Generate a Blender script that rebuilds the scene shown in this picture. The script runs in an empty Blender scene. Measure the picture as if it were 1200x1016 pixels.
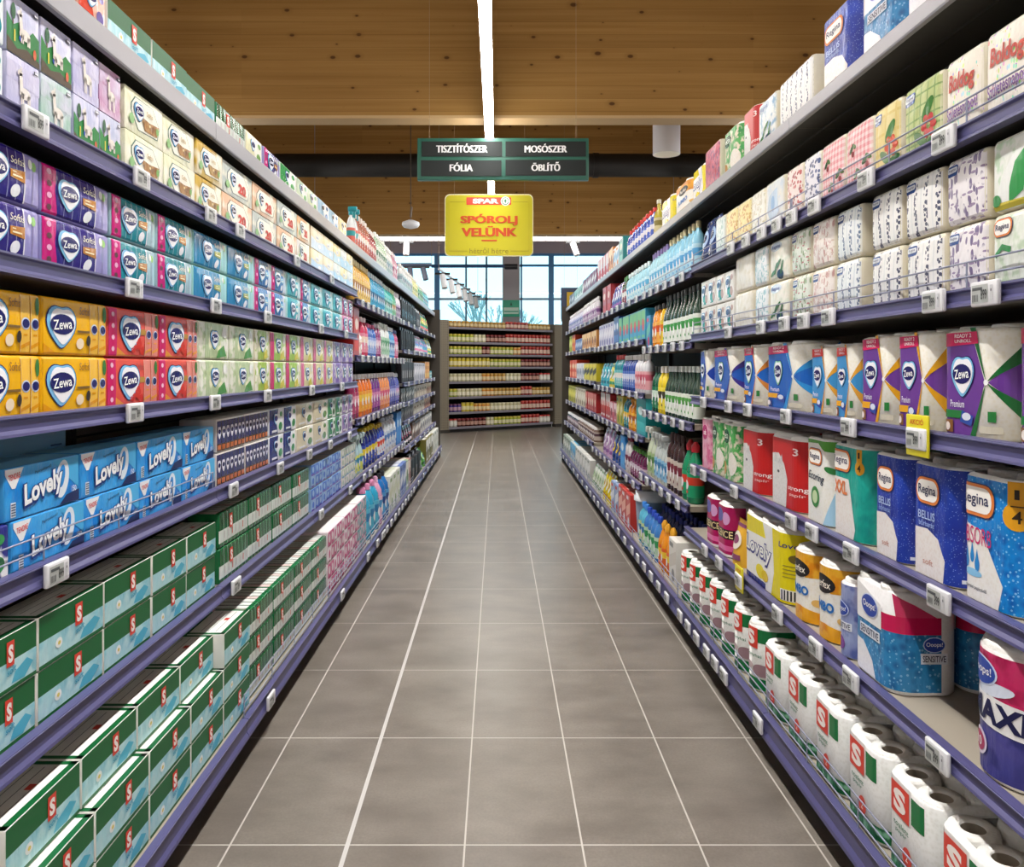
import bpy, bmesh, math, random
from mathutils import Vector, Matrix

random.seed(7)
SC = bpy.context.scene
COL = SC.collection
H = 1.2264          # eye height
F = 950.0           # focal length in pixels of a 1200 wide frame

# ------------------------------------------------------------------ camera, world, exposure
cam_d = bpy.data.cameras.new('camera')
cam_d.sensor_width = 36.0
cam_d.lens = F / 1200.0 * 36.0
cam_d.shift_x = 17.0 / 1200.0
cam_d.shift_y = -78.0 / 1200.0
cam_d.clip_start = 0.05
cam_d.clip_end = 200
cam = bpy.data.objects.new('camera', cam_d)
COL.objects.link(cam)
cam.location = (0, 0, H)
cam.rotation_euler = (math.pi / 2, 0, 0)
SC.camera = cam

world = bpy.data.worlds.new('sky')
SC.world = world
world.use_nodes = True
bg = world.node_tree.nodes['Background']
bg.inputs[0].default_value = (0.54, 0.87, 1.0, 1)
bg.inputs[1].default_value = 2.05

SC.view_settings.view_transform = 'Standard'
SC.view_settings.look = 'None'
SC.view_settings.gamma = 1.0
SC.view_settings.use_curve_mapping = False
SC.view_settings.exposure = 0.14
LED = 29.0           # emission of the aisle light line's diffuser
LED_SIDE = 22.0  # emission of the added, unseen lines over other aisles
BEAM = 140.0         # watts of the narrow downward beam of the aisle light line
ad = bpy.data.lights.new('aisle_beam', 'AREA')
ad.shape = 'RECTANGLE'
ad.size, ad.size_y = .06, 15.6
ad.energy = BEAM
ad.spread = math.radians(84)
ad.color = (1.0, .985, .975)
ao = bpy.data.objects.new('aisle_beam', ad)
COL.objects.link(ao)
ao.location = (-.069, 4.7, 3.184)

# ------------------------------------------------------------------ materials
def lin(c):
    return c / 12.92 if c <= 0.04045 else ((c + 0.055) / 1.055) ** 2.4
def rgb(h):
    h = h.lstrip('#')
    return tuple(lin(int(h[i:i + 2], 16) / 255.0) for i in (0, 2, 4)) + (1.0,)

_M = {}
class NT:
    """small helper around a node tree"""
    def __init__(s, m):
        m.use_nodes = True
        s.t = m.node_tree
        s.b = s.t.nodes['Principled BSDF']
    def n(s, typ, **kw):
        x = s.t.nodes.new(typ)
        for k, v in kw.items():
            setattr(x, k, v)
        return x
    def l(s, a, b):
        s.t.links.new(a, b)
    def val(s, x, sock):
        if isinstance(x, (int, float)):
            sock.default_value = x
        else:
            s.l(x, sock)
    def math(s, op, a, b=None, c=None):
        x = s.n('ShaderNodeMath', operation=op)
        s.val(a, x.inputs[0])
        if b is not None:
            s.val(b, x.inputs[1])
        if c is not None:
            s.val(c, x.inputs[2])
        return x.outputs[0]
    def mix(s, f, a, b):
        x = s.n('ShaderNodeMix', data_type='RGBA')
        s.val(f, x.inputs[0])
        for v, k in ((a, 6), (b, 7)):
            if isinstance(v, str):
                x.inputs[k].default_value = rgb(v)
            else:
                s.l(v, x.inputs[k])
        return x.outputs[2]
    def obj(s):
        return s.n('ShaderNodeTexCoord').outputs['Object']
    def xyz(s, v):
        x = s.n('ShaderNodeSeparateXYZ')
        s.l(v, x.inputs[0])
        return x.outputs
    def scale(s, v, sc, loc=(0, 0, 0)):
        x = s.n('ShaderNodeMapping')
        s.l(v, x.inputs[0])
        x.inputs['Scale'].default_value = sc
        x.inputs['Location'].default_value = loc
        return x.outputs[0]
    def noise(s, v, sc, det=3, rough=0.5):
        x = s.n('ShaderNodeTexNoise')
        s.l(v, x.inputs['Vector'])
        x.inputs['Scale'].default_value = sc
        x.inputs['Detail'].default_value = det
        x.inputs['Roughness'].default_value = rough
        return x.outputs[0]
    def voro(s, v, sc, rnd=1.0, dim='3D'):
        x = s.n('ShaderNodeTexVoronoi', voronoi_dimensions=dim)
        s.l(v, x.inputs['Vector'])
        x.inputs['Scale'].default_value = sc
        x.inputs['Randomness'].default_value = rnd
        return x
    def ramp(s, f, p0, p1):
        x = s.n('ShaderNodeMapRange')
        s.val(f, x.inputs[0])
        x.inputs[1].default_value = p0
        x.inputs[2].default_value = p1
        return x.outputs[0]
    def col(s, c):
        s.l(c, s.b.inputs['Base Color'])
    def bump(s, h, strength=0.2, dist=0.01):
        x = s.n('ShaderNodeBump')
        x.inputs['Strength'].default_value = strength
        x.inputs['Distance'].default_value = dist
        s.l(h, x.inputs['Height'])
        s.l(x.outputs[0], s.b.inputs['Normal'])

def newmat(key, rough=0.45, spec=0.5, metal=0.0, coat=0.0):
    m = bpy.data.materials.new(key)
    t = NT(m)
    t.b.inputs['Roughness'].default_value = rough
    t.b.inputs['Specular IOR Level'].default_value = spec
    t.b.inputs['Metallic'].default_value = metal
    t.b.inputs['Coat Weight'].default_value = coat
    t.b.inputs['Coat Roughness'].default_value = 0.12
    return m, t

def P(h, rough=0.45, metal=0.0, coat=0.0, spec=0.5):
    """printed card / paint / plastic of one colour with slight mottling"""
    k = ('P', h, rough, metal, coat, spec)
    if k not in _M:
        m, t = newmat('paint_' + h.strip('#'), rough, spec, metal, coat)
        t.b.inputs['Base Color'].default_value = rgb(h)
        _M[k] = m
    return _M[k]

def FILM(h):
    """thin printed plastic film: glossy with wrinkles"""
    k = ('F', h)
    if k not in _M:
        m, t = newmat('film_' + h.strip('#'), 0.2, 0.4)
        t.b.inputs['Base Color'].default_value = rgb(h)
        v = t.scale(t.obj(), (34, 30, 9))
        t.bump(t.noise(v, 1.0, 2), 0.55, 0.006)
        _M[k] = m
    return _M[k]

def PAPER(h):
    k = ('T', h)
    if k not in _M:
        m, t = newmat('tissue_' + h.strip('#'), 0.8, 0.2)
        v = t.obj()
        t.col(t.mix(t.ramp(t.noise(v, 60, 2), .3, .7), h, '#f4f2ec'))
        t.bump(t.voro(v, 170).outputs[0], 0.35, 0.003)
        _M[k] = m
    return _M[k]

def PAT(kind, base, c1, c2=None, sc=1.0):
    """printed patterns on napkin packs and wrappers"""
    k = ('PAT', kind, base, c1, c2, sc)
    if k in _M:
        return _M[k]
    m, t = newmat('print_' + kind + '_' + base.strip('#'), 0.3, 0.5)
    v = t.obj()
    x, y, z = t.xyz(v)
    c2 = c2 or c1
    if kind == 'gingham':
        a = t.math('LESS_THAN', t.math('FRACT', t.math('MULTIPLY', x, 55 * sc)), .5)
        b = t.math('LESS_THAN', t.math('FRACT', t.math('MULTIPLY', z, 55 * sc)), .5)
        t.col(t.mix(t.math('MULTIPLY', t.math('ADD', a, b), .5), base, c1))
    elif kind == 'plaid':
        a = t.math('LESS_THAN', t.math('FRACT', t.math('MULTIPLY', x, 38 * sc)), .16)
        b = t.math('LESS_THAN', t.math('FRACT', t.math('MULTIPLY', z, 38 * sc)), .16)
        a2 = t.math('LESS_THAN', t.math('FRACT', t.math('MULTIPLY', x, 15 * sc)), .4)
        c = t.mix(t.math('MULTIPLY', a2, .5), base, c2)
        t.col(t.mix(t.math('MULTIPLY', t.math('MAXIMUM', a, b), .75), c, c1))
    elif kind == 'dots':
        w = t.voro(t.scale(v, (1, .2, 1)), 62 * sc)
        d = t.math('LESS_THAN', w.outputs['Distance'], .36)
        w2 = t.voro(t.scale(v, (1, .2, 1), (.3, .1, .7)), 48 * sc)
        d2 = t.math('LESS_THAN', w2.outputs['Distance'], .27)
        t.col(t.mix(d2, t.mix(d, base, c1), c2))
    elif kind == 'sprig':
        w = t.voro(t.scale(v, (1.5, .2, .62)), 66 * sc)
        d = t.math('LESS_THAN', w.outputs['Distance'], .42)
        n = t.ramp(t.noise(v, 22, 2), .42, .5)
        w2 = t.voro(t.scale(v, (.5, .2, 1.5), (.2, .1, .4)), 66 * sc)
        d2 = t.math('LESS_THAN', w2.outputs['Distance'], .27)
        t.col(t.mix(d2, t.mix(t.math('MULTIPLY', d, n), base, c1), c2))
    elif kind == 'stripe':
        f = t.math('FRACT', t.math('MULTIPLY', x, 24 * sc))
        band = t.math('LESS_THAN', t.math('ABSOLUTE', t.math('SUBTRACT', f, .5)), .17)
        w = t.voro(t.scale(v, (1, .2, 1)), 120 * sc)
        d = t.math('LESS_THAN', w.outputs['Distance'], .52)
        line = t.math('LESS_THAN', f, .13)
        t.col(t.mix(t.math('MULTIPLY', line, .5), t.mix(t.math('MULTIPLY', band, d), base, c1), c2))
    elif kind == 'bubbles':
        w = t.voro(v, 75 * sc)
        e = t.ramp(w.outputs['Distance'], .1, .55)
        w2 = t.voro(v, 150 * sc)
        d = t.math('LESS_THAN', w2.outputs['Distance'], .25)
        t.col(t.mix(t.math('MULTIPLY', d, .6), t.mix(e, c1, base), c2))
    elif kind == 'sparkle':
        w = t.voro(v, 190 * sc)
        d = t.math('LESS_THAN', w.outputs['Distance'], .2)
        n = t.ramp(t.noise(v, 14, 2), .35, .65)
        t.col(t.mix(t.math('MULTIPLY', d, .7), t.mix(n, base, c1), c2))
    elif kind == 'wash':
        n = t.ramp(t.noise(v, 16 * sc, 3), .36, .64)
        n2 = t.ramp(t.noise(t.scale(v, (1, 1, 1), (4, 2, 3)), 34 * sc, 2), .5, .62)
        t.col(t.mix(n2, t.mix(n, base, c1), c2))
    elif kind == 'scribble':
        w = t.voro(t.scale(v, (1.6, .3, .8)), 95 * sc)
        d = t.math('LESS_THAN', w.outputs['Distance'], .36)
        hue = t.n('ShaderNodeHueSaturation')
        t.l(w.outputs['Color'], hue.inputs['Color'])
        hue.inputs['Saturation'].default_value = 1.3
        n = t.ramp(t.noise(t.scale(v, (1, 1, 1)), 26, 1), .47, .54)
        t.col(t.mix(t.math('MULTIPLY', t.math('MULTIPLY', d, n), .75), base, hue.outputs[0]))
    t.bump(t.noise(t.scale(v, (34, 30, 16)), 1.0, 3), 0.8, 0.008)
    _M[k] = m
    return m

def EMIT(h, s):
    k = ('E', h, s)
    if k not in _M:
        m = bpy.data.materials.new('glow')
        t = NT(m)
        t.b.inputs['Base Color'].default_value = (1, 1, 1, 1)
        t.b.inputs['Emission Color'].default_value = rgb(h)
        t.b.inputs['Emission Strength'].default_value = s
        _M[k] = m
    return _M[k]

# ------------------------------------------------------------------ mesh building
class MB:
    def __init__(s):
        s.v, s.f, s.m, s.sm, s.mats = [], [], [], [], []
    def mi(s, mat):
        if mat not in s.mats:
            s.mats.append(mat)
        return s.mats.index(mat)
    def add(s, verts, faces, mat, smooth=False):
        o = len(s.v)
        s.v.extend([tuple(p) for p in verts])
        k = s.mi(mat)
        for f in faces:
            s.f.append([i + o for i in f])
            s.m.append(k)
            s.sm.append(smooth)
    def box(s, x0, x1, y0, y1, z0, z1, mat, b=0.0):
        if b > 0:
            return s.rbox(x0, x1, y0, y1, z0, z1, mat, b, 0)
        v = [(x, y, z) for z in (z0, z1) for y in (y0, y1) for x in (x0, x1)]
        f = [(0, 2, 3, 1), (4, 5, 7, 6), (0, 1, 5, 4), (2, 6, 7, 3), (0, 4, 6, 2), (1, 3, 7, 5)]
        s.add(v, f, mat)
    def rbox(s, x0, x1, y0, y1, z0, z1, mat, r=.004, n=1, bulge=(0, 0, 0)):
        """box with rounded edges and optionally pillowed faces"""
        hx, hy, hz = (x1 - x0) / 2, (y1 - y0) / 2, (z1 - z0) / 2
        c = ((x0 + x1) / 2, (y0 + y1) / 2, (z0 + z1) / 2)
        r = min(r, hx * .95, hy * .95, hz * .95)
        def ts(hh):
            a = [-hh, -hh + r * .3, -hh + r]
            for i in range(1, n + 1):
                a.append(-hh + r + (2 * hh - 2 * r) * i / (n + 1))
            return a + [hh - r, hh - r * .3, hh]
        T = (ts(hx), ts(hy), ts(hz))
        hs = (hx, hy, hz)
        vid, vs, fs = {}, [], []
        def pt(i, j, k):
            key = (i, j, k)
            if key in vid:
                return vid[key]
            p = [T[0][i], T[1][j], T[2][k]]
            q = [max(-(hs[a] - r), min(hs[a] - r, p[a])) for a in range(3)]
            d = [p[a] - q[a] for a in range(3)]
            L = math.sqrt(sum(e * e for e in d))
            if L > 1e-9:
                p = [q[a] + d[a] / L * r for a in range(3)]
            g = [1 - (p[a] / hs[a]) ** 2 for a in range(3)]
            for a in range(3):
                o1, o2 = [e for e in range(3) if e != a]
                if a == 2 and p[a] < 0:
                    continue
                p[a] += bulge[a] * (p[a] / hs[a]) * max(0, g[o1]) * max(0, g[o2])
            vid[key] = len(vs)
            vs.append((p[0] + c[0], p[1] + c[1], p[2] + c[2]))
            return vid[key]
        N = [len(t) - 1 for t in T]
        for a in range(3):
            o1, o2 = [(1, 2), (2, 0), (0, 1)][a]
            for side in (0, N[a]):
                for i in range(N[o1]):
                    for j in range(N[o2]):
                        quad = []
                        for di, dj in ((0, 0), (1, 0), (1, 1), (0, 1)):
                            idx = [0, 0, 0]
                            idx[a] = side
                            idx[o1] = i + di
                            idx[o2] = j + dj
                            quad.append(pt(*idx))
                        fs.append(quad if side else quad[::-1])
        s.add(vs, fs, mat, True)
    def lathe(s, prof, mat, n=16, c=(0, 0, 0), sx=1.0, sy=1.0, cap0=True, cap1=True, smooth=True):
        v, f = [], []
        for r, z in prof:
            for i in range(n):
                a = 2 * math.pi * i / n
                v.append((c[0] + r * sx * math.cos(a), c[1] + r * sy * math.sin(a), c[2] + z))
        for k in range(len(prof) - 1):
            for i in range(n):
                j = (i + 1) % n
                f.append((k * n + i, k * n + j, (k + 1) * n + j, (k + 1) * n + i))
        s.add(v, f, mat, smooth)
        if cap0:
            s.add(v[:n], [tuple(range(n))[::-1]], mat)
        if cap1:
            s.add(v[-n:], [tuple(range(n))], mat)
    def tube(s, p0, p1, r, mat, n=8):
        a, b = Vector(p0), Vector(p1)
        d = (b - a).normalized()
        u = d.orthogonal().normalized()
        w = d.cross(u)
        v = []
        for q in (a, b):
            for i in range(n):
                t = 2 * math.pi * i / n
                v.append(q + (u * math.cos(t) + w * math.sin(t)) * r)
        f = [(i, (i + 1) % n, n + (i + 1) % n, n + i) for i in range(n)]
        s.add(v, f, mat, True)
        s.add(v, [tuple(range(n))[::-1], tuple(range(n, 2 * n))], mat)
    def extrude(s, prof, y0, y1, mat):
        """closed (x,z) outline swept along y"""
        n = len(prof)
        v = [(x, y0, z) for x, z in prof] + [(x, y1, z) for x, z in prof]
        f = [(i, (i + 1) % n, n + (i + 1) % n, n + i) for i in range(n)]
        f += [tuple(range(n))[::-1], tuple(range(n, 2 * n))]
        s.add(v, f, mat)
    def mesh(s, name):
        me = bpy.data.meshes.new(name)
        me.from_pydata(s.v, [], s.f)
        for m in s.mats:
            me.materials.append(m)
        me.polygons.foreach_set('material_index', s.m)
        me.polygons.foreach_set('use_smooth', s.sm)
        me.update()
        return me

# ------------------------------------------------------------------ lettering
_tc = bpy.data.curves.new('lettering', 'FONT')
_to = bpy.data.objects.new('lettering', _tc)
COL.objects.link(_to)
_T = {}
def glyphs(txt, bold=0.0, shear=0.0, spacing=1.0):
    k = (txt, bold, shear, spacing)
    if k not in _T:
        _tc.body = txt
        _tc.size = 1.0
        _tc.offset = bold
        _tc.shear = shear
        _tc.space_character = spacing
        _tc.resolution_u = 3
        dg = bpy.context.evaluated_depsgraph_get()
        dg.update()
        ev = _to.evaluated_get(dg)
        me = ev.to_mesh()
        vs = [(v.co.x, v.co.y) for v in me.vertices]
        fs = [tuple(p.vertices) for p in me.polygons]
        ev.to_mesh_clear()
        x0, x1 = min(v[0] for v in vs), max(v[0] for v in vs)
        y0, y1 = min(v[1] for v in vs), max(v[1] for v in vs)
        _T[k] = ([((v[0] - x0) / (x1 - x0) - .5, (v[1] - y0) / (y1 - y0) - .5) for v in vs], fs)
    return _T[k]

# ------------------------------------------------------------------ flat artwork, later wrapped on a surface
class Art:
    def __init__(s):
        s.items = []         # (verts2d, faces, mat, layer)
    def poly(s, pts, mat, layer=1):
        s.items.append((list(pts), [tuple(range(len(pts)))], mat, layer))
    def rect(s, u0, v0, u1, v1, mat, layer=1):
        s.poly([(u0, v0), (u1, v0), (u1, v1), (u0, v1)], mat, layer)
    def ell(s, cx, cy, rx, ry, mat, layer=1, n=20, rot=0.0):
        c, q = math.cos(rot), math.sin(rot)
        s.poly([(cx + rx * math.cos(a) * c - ry * math.sin(a) * q, cy + rx * math.cos(a) * q + ry * math.sin(a) * c)
                for a in [2 * math.pi * i / n for i in range(n)]], mat, layer)
    def rrect(s, u0, v0, u1, v1, r, mat, layer=1):
        pts = []
        for cx, cy, a0 in ((u1 - r, v1 - r, 0), (u0 + r, v1 - r, 90), (u0 + r, v0 + r, 180), (u1 - r, v0 + r, 270)):
            for i in range(5):
                a = math.radians(a0 + 22.5 * i)
                pts.append((cx + r * math.cos(a), cy + r * math.sin(a)))
        s.poly(pts, mat, layer)
    def heart(s, cx, cy, w, h, mat, layer=1):
        pts = []
        for i in range(28):
            t = 2 * math.pi * i / 28
            x = 16 * math.sin(t) ** 3
            y = 13 * math.cos(t) - 5 * math.cos(2 * t) - 2 * math.cos(3 * t) - math.cos(4 * t)
            hx, hy = x / 32, (y + 2.5) / 29
            ex, ey = .5 * math.sin(t), .5 * math.cos(t)
            pts.append((cx + (hx * .4 + ex * .6) * w, cy + (hy * .42 + ey * .58) * h))
        s.poly(pts, mat, layer)
    def text(s, txt, cx, cy, w, h, mat, layer=3, rot=0.0, bold=0.01, shear=0.0, spacing=1.0):
        vs, fs = glyphs(txt, bold, shear, spacing)
        c, q = math.cos(rot), math.sin(rot)
        s.items.append(([(cx + x * w * c - y * h * q, cy + x * w * q + y * h * c) for x, y in vs], fs, mat, layer))
    def onto(s, mb, fn, ucuts=(), vcuts=(), step=0.0006):
        for pts, faces, mat, layer in s.items:
            us = [p[0] for p in pts]
            vs = [p[1] for p in pts]
            uc = [c for c in ucuts if min(us) < c < max(us)]
            vc = [c for c in vcuts if min(vs) < c < max(vs)]
            if uc or vc:
                bm = bmesh.new()
                bv = [bm.verts.new((a, b, 0)) for a, b in pts]
                for f in faces:
                    try:
                        bm.faces.new([bv[i] for i in f])
                    except ValueError:
                        pass
                for c in uc:
                    bmesh.ops.bisect_plane(bm, geom=bm.verts[:] + bm.edges[:] + bm.faces[:], plane_co=(c, 0, 0), plane_no=(1, 0, 0))
                for c in vc:
                    bmesh.ops.bisect_plane(bm, geom=bm.verts[:] + bm.edges[:] + bm.faces[:], plane_co=(0, c, 0), plane_no=(0, 1, 0))
                bm.verts.index_update()
                pts = [(v.co.x, v.co.y) for v in bm.verts]
                faces = [tuple(v.index for v in f.verts) for f in bm.faces]
                bm.free()
            mb.add([fn(a, b, layer * step) for a, b in pts], faces, mat)

WHITE, NAVY, RED = '#f6f6f4', '#1b1d63', '#d8231f'
def zewa(A, cx, cy, s, layer=3, ring='#7fc0ea', txt=True, wide=1.3):
    q = s * wide
    A.heart(cx, cy, q * 1.04, s * 1.14, FILM(NAVY), layer - 1)
    A.heart(cx, cy, q * .98, s * 1.08, FILM(ring), layer)
    A.heart(cx + q * .03, cy + s * .01, q * .84, s * .94, FILM('#fbfbff'), layer + 1)
    A.ell(cx, cy + s * .03, q * .4, s * .25, FILM(NAVY), layer + 2, 18)
    if txt:
        A.text('Zewa', cx, cy + s * .03, q * .62, s * .24, P('#ffffff'), layer + 3, rot=.08)
def esse(A, cx, cy, w, h, layer=3):
    A.rect(cx - w / 2, cy - h / 2, cx + w / 2, cy + h / 2, P('#e0402f'), layer)
    A.text('S', cx, cy, w * .66, h * .72, P('#fff4ee'), layer + 1, bold=.05)
def regina(A, cx, cy, w, h, layer=3, txt='Regina'):
    r = h * .45
    A.rrect(cx - w / 2, cy - h / 2, cx + w / 2, cy + h / 2, r, P('#23316f'), layer)
    A.rrect(cx - w * .485, cy - h * .46, cx + w * .485, cy + h * .47, r * .9, P('#e8843a'), layer + 1)
    A.rrect(cx - w * .43, cy - h * .36, cx + w * .43, cy + h * .38, r * .75, P('#fffaf2'), layer + 2)
    A.text(txt, cx, cy, w * .72, h * .42, P('#181c52'), layer + 3)
def ooops(A, cx, cy, w, h, layer=3):
    A.ell(cx, cy, w / 2, h / 2, P('#d9e4fb'), layer, 22)
    A.ell(cx, cy, w * .46, h * .45, P('#2b49a8'), layer + 1, 22)
    A.text('Ooops!', cx, cy, w * .74, h * .36, P('#ffffff'), layer + 2)

# ------------------------------------------------------------------ kinds of goods and their copies
class Kind:
    """parts: list of (part name, mesh, index of the parent part or None)"""
    def __init__(s, name, cat, look, parts, dims):
        s.name, s.cat, s.look, s.parts, s.dims = name, cat, look, parts, dims
_K = {}
def kind(fn, w, h, d, **st):
    w = math.floor(w * 250) / 250
    k = (fn.__name__, round(w, 4), round(h, 4), round(d, 4), repr(sorted(st.items())))
    if k not in _K:
        _K[k] = fn(w, h, d, **st)
    return _K[k]

LIP = .008           # price rails stand a little above the shelf boards
GOODS = []           # what the labels are written from at the end
def tagit(o, label, cat, group=None):
    o['label'] = label
    o['category'] = cat
    if group:
        o['group'] = group
def spawn(name, parts, loc, rz=0.0):
    if len(parts) == 1:
        o = bpy.data.objects.new(name, parts[0][1])
        COL.objects.link(o)
        o.location = loc
        o.rotation_euler = (0, 0, rz)
        return o
    r = bpy.data.objects.new(name, None)
    r.empty_display_size = .05
    COL.objects.link(r)
    r.location = loc
    r.rotation_euler = (0, 0, rz)
    made = []
    for pn, me, pi in parts:
        o = bpy.data.objects.new(pn, me)
        COL.objects.link(o)
        o.parent = r if pi is None else made[pi]
        made.append(o)
    return r
def structure(name, mb, parent=None):
    o = bpy.data.objects.new(name, mb.mesh(name))
    COL.objects.link(o)
    if parent:
        o.parent = parent
    else:
        o['kind'] = 'structure'
    return o
ROT = {'L': math.pi / 2, 'R': -math.pi / 2}
def put(side, shelf, k, y, z, xf, layer='', row=0, yaw=0.0):
    """stand one of a kind on a shelf; xf = distance of its front from the aisle's middle"""
    x = -xf if side == 'L' else xf
    if k.cat != 'price tag':
        z -= LIP
    o = spawn(k.name, k.parts, (x, y, z), ROT[side] + yaw)
    GOODS.append(dict(o=o, k=k, shelf=shelf, layer=layer, row=row, y=y))
    return o
# ------------------------------------------------------------------ factories for the goods
def boxpack(name, cat, look, w, h, d, base, r=.004, bulge=(0, 0, 0), n=1, front=None, ends=None, top=None):
    mb = MB()
    mb.rbox(-w / 2, w / 2, 0, d, 0, h, base, r, n, bulge)
    bx, by, bz = bulge
    soft = by > 0 or r > .006
    def drop(a, b, ha, hb):
        if not soft:
            return 0.0
        da = max(0, abs(a) - (ha - r))
        db = max(0, abs(b) - (hb - r))
        return r - math.sqrt(max(0, r * r - min(r * r, da * da + db * db)))
    def g(a, ha):
        return max(0, 1 - (a / ha) ** 2)
    def cuts(c, hh, m):
        o = [c - hh + r * .3, c - hh + r, c + hh - r, c + hh - r * .3]
        return o + [c - hh + r + (2 * hh - 2 * r) * i / (m + 1) for i in range(1, m + 1)]
    if front:
        front.onto(mb, lambda u, v, o: (u, -by * g(u, w / 2) * g(v - h / 2, h / 2) + drop(u, v - h / 2, w / 2, h / 2) - o, v),
                   cuts(0, w / 2, n) if soft else (), cuts(h / 2, h / 2, n) if soft else ())
    if ends:
        for sg in (-1, 1):
            ends.onto(mb, lambda u, v, o: (sg * (w / 2 + bx * g(u, d / 2) * g(v - h / 2, h / 2) - drop(u, v - h / 2, d / 2, h / 2) + o), d / 2 + sg * u, v),
                      cuts(0, d / 2, n) if soft else (), cuts(h / 2, h / 2, n) if soft else ())
    if top:
        top.onto(mb, lambda u, v, o: (u, v, h + bz * g(u, w / 2) * g(v - d / 2, d / 2) - drop(u, v - d / 2, w / 2, d / 2) + o),
                 cuts(0, w / 2, n) if soft else (), cuts(d / 2, d / 2, n) if soft else ())
    return Kind(name, cat, look, [(name, mb.mesh(name), None)], (w, h, d))

class Sleeve:
    """a wrapper standing round rolls: rounded rectangle in plan, artwork runs round the corners"""
    def __init__(s, w, d, rc):
        s.w, s.d, s.rc = w, d, min(rc, w / 2, d / 2)
        s.s = w / 2 - s.rc
        s.a = s.rc * math.pi / 2
    shift = 0.0
    def at(s, u, o=0.0):
        u = u + s.shift
        q = abs(u)
        sg = 1 if u >= 0 else -1
        if q <= s.s:
            x, y, nx, ny = q, 0, 0, -1
        elif q <= s.s + s.a:
            t = (q - s.s) / s.rc
            nx, ny = math.sin(t), -math.cos(t)
            x, y = s.s + s.rc * nx, s.rc + s.rc * ny
        else:
            x, y, nx, ny = s.w / 2, s.rc + q - s.s - s.a, 1, 0
        return sg * (x + nx * o), y + ny * o
    def reach(s):
        return s.s + s.a + s.d - 2 * s.rc
    def cuts(s):
        c = []
        for i in range(0, 9):
            c += [s.s + s.a * i / 8 - s.shift, -(s.s + s.a * i / 8) - s.shift]
        return c
    def plan(s, inset=0.0):
        pts = []
        w, d, rc = s.w / 2 - inset, s.d / 2 - inset, max(.002, s.rc - inset)
        for cx, cy, a0 in ((w - rc, d - rc, 0), (-w + rc, d - rc, 90), (-w + rc, -d + rc, 180), (w - rc, -d + rc, 270)):
            for i in range(9):
                a = math.radians(a0 + 11.25 * i)
                pts.append((cx + rc * math.cos(a), s.d / 2 + cy + rc * math.sin(a)))
        return pts
    def shell(s, mb, rings, mat, cap=None):
        """rings: (inset, z)"""
        n = len(s.plan())
        v, f = [], []
        for ins, z in rings:
            v += [(x, y, z) for x, y in s.plan(ins)]
        for k in range(len(rings) - 1):
            for i in range(n):
                j = (i + 1) % n
                f.append((k * n + i, k * n + j, (k + 1) * n + j, (k + 1) * n + i))
        mb.add(v, f, mat, True)
        if cap:
            mb.add(v[-n:], [tuple(range(n))], cap)

def roll_mesh(r, h, core=.022, paper='#f1efe9'):
    mb = MB()
    n = 24
    prof = [(r * .96, .001), (r, .006), (r, h - .008), (r * .95, h), (core * 1.15, h), (core, h - .002), (core, h - .07)]
    mb.lathe(prof, PAPER(paper), n, cap0=True, cap1=False)
    mb.lathe([(core * .985, h - .004), (core * .985, h - .065)], P('#a79c8c', .8), n, cap0=False, cap1=False)
    mb.lathe([(.001, h - .062), (core * .98, h - .062)], P('#4b463f', .9), n, cap0=False, cap1=False)
    return mb.mesh('roll')

def rollpack(name, cat, look, w, h, d, nx, ny, base, art=None, rc=None, sleeve_h=None, lip=.012, paper='#f1efe9', shift=0.0):
    """rolls standing in a printed wrapper"""
    r = min(w / nx, d / ny) / 2 - .002
    rc = rc or r
    S = Sleeve(w, d, rc)
    S.shift = S.a * shift
    mb = MB()
    sh = sleeve_h or h - .01
    S.shell(mb, [(.006, .0), (0, .006), (0, sh - .004), (lip * .25, sh + .001), (lip, sh + .004)], base)
    if art:
        art.onto(mb, lambda u, v, o: (*S.at(u, o), v), S.cuts())
    parts = [('wrapper', mb.mesh('wrapper'), None)]
    rm = roll_mesh(r, h)
    for j in range(ny):
        for i in range(nx):
            x = -w / 2 + (i + .5) * w / nx
            y = (j + .5) * d / ny
            m2 = rm.copy()
            m2.transform(Matrix.Translation((x, y, .001)))
            parts.append(('roll', m2, None))
    return Kind(name, cat, look, parts, (w, h, d))

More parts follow.
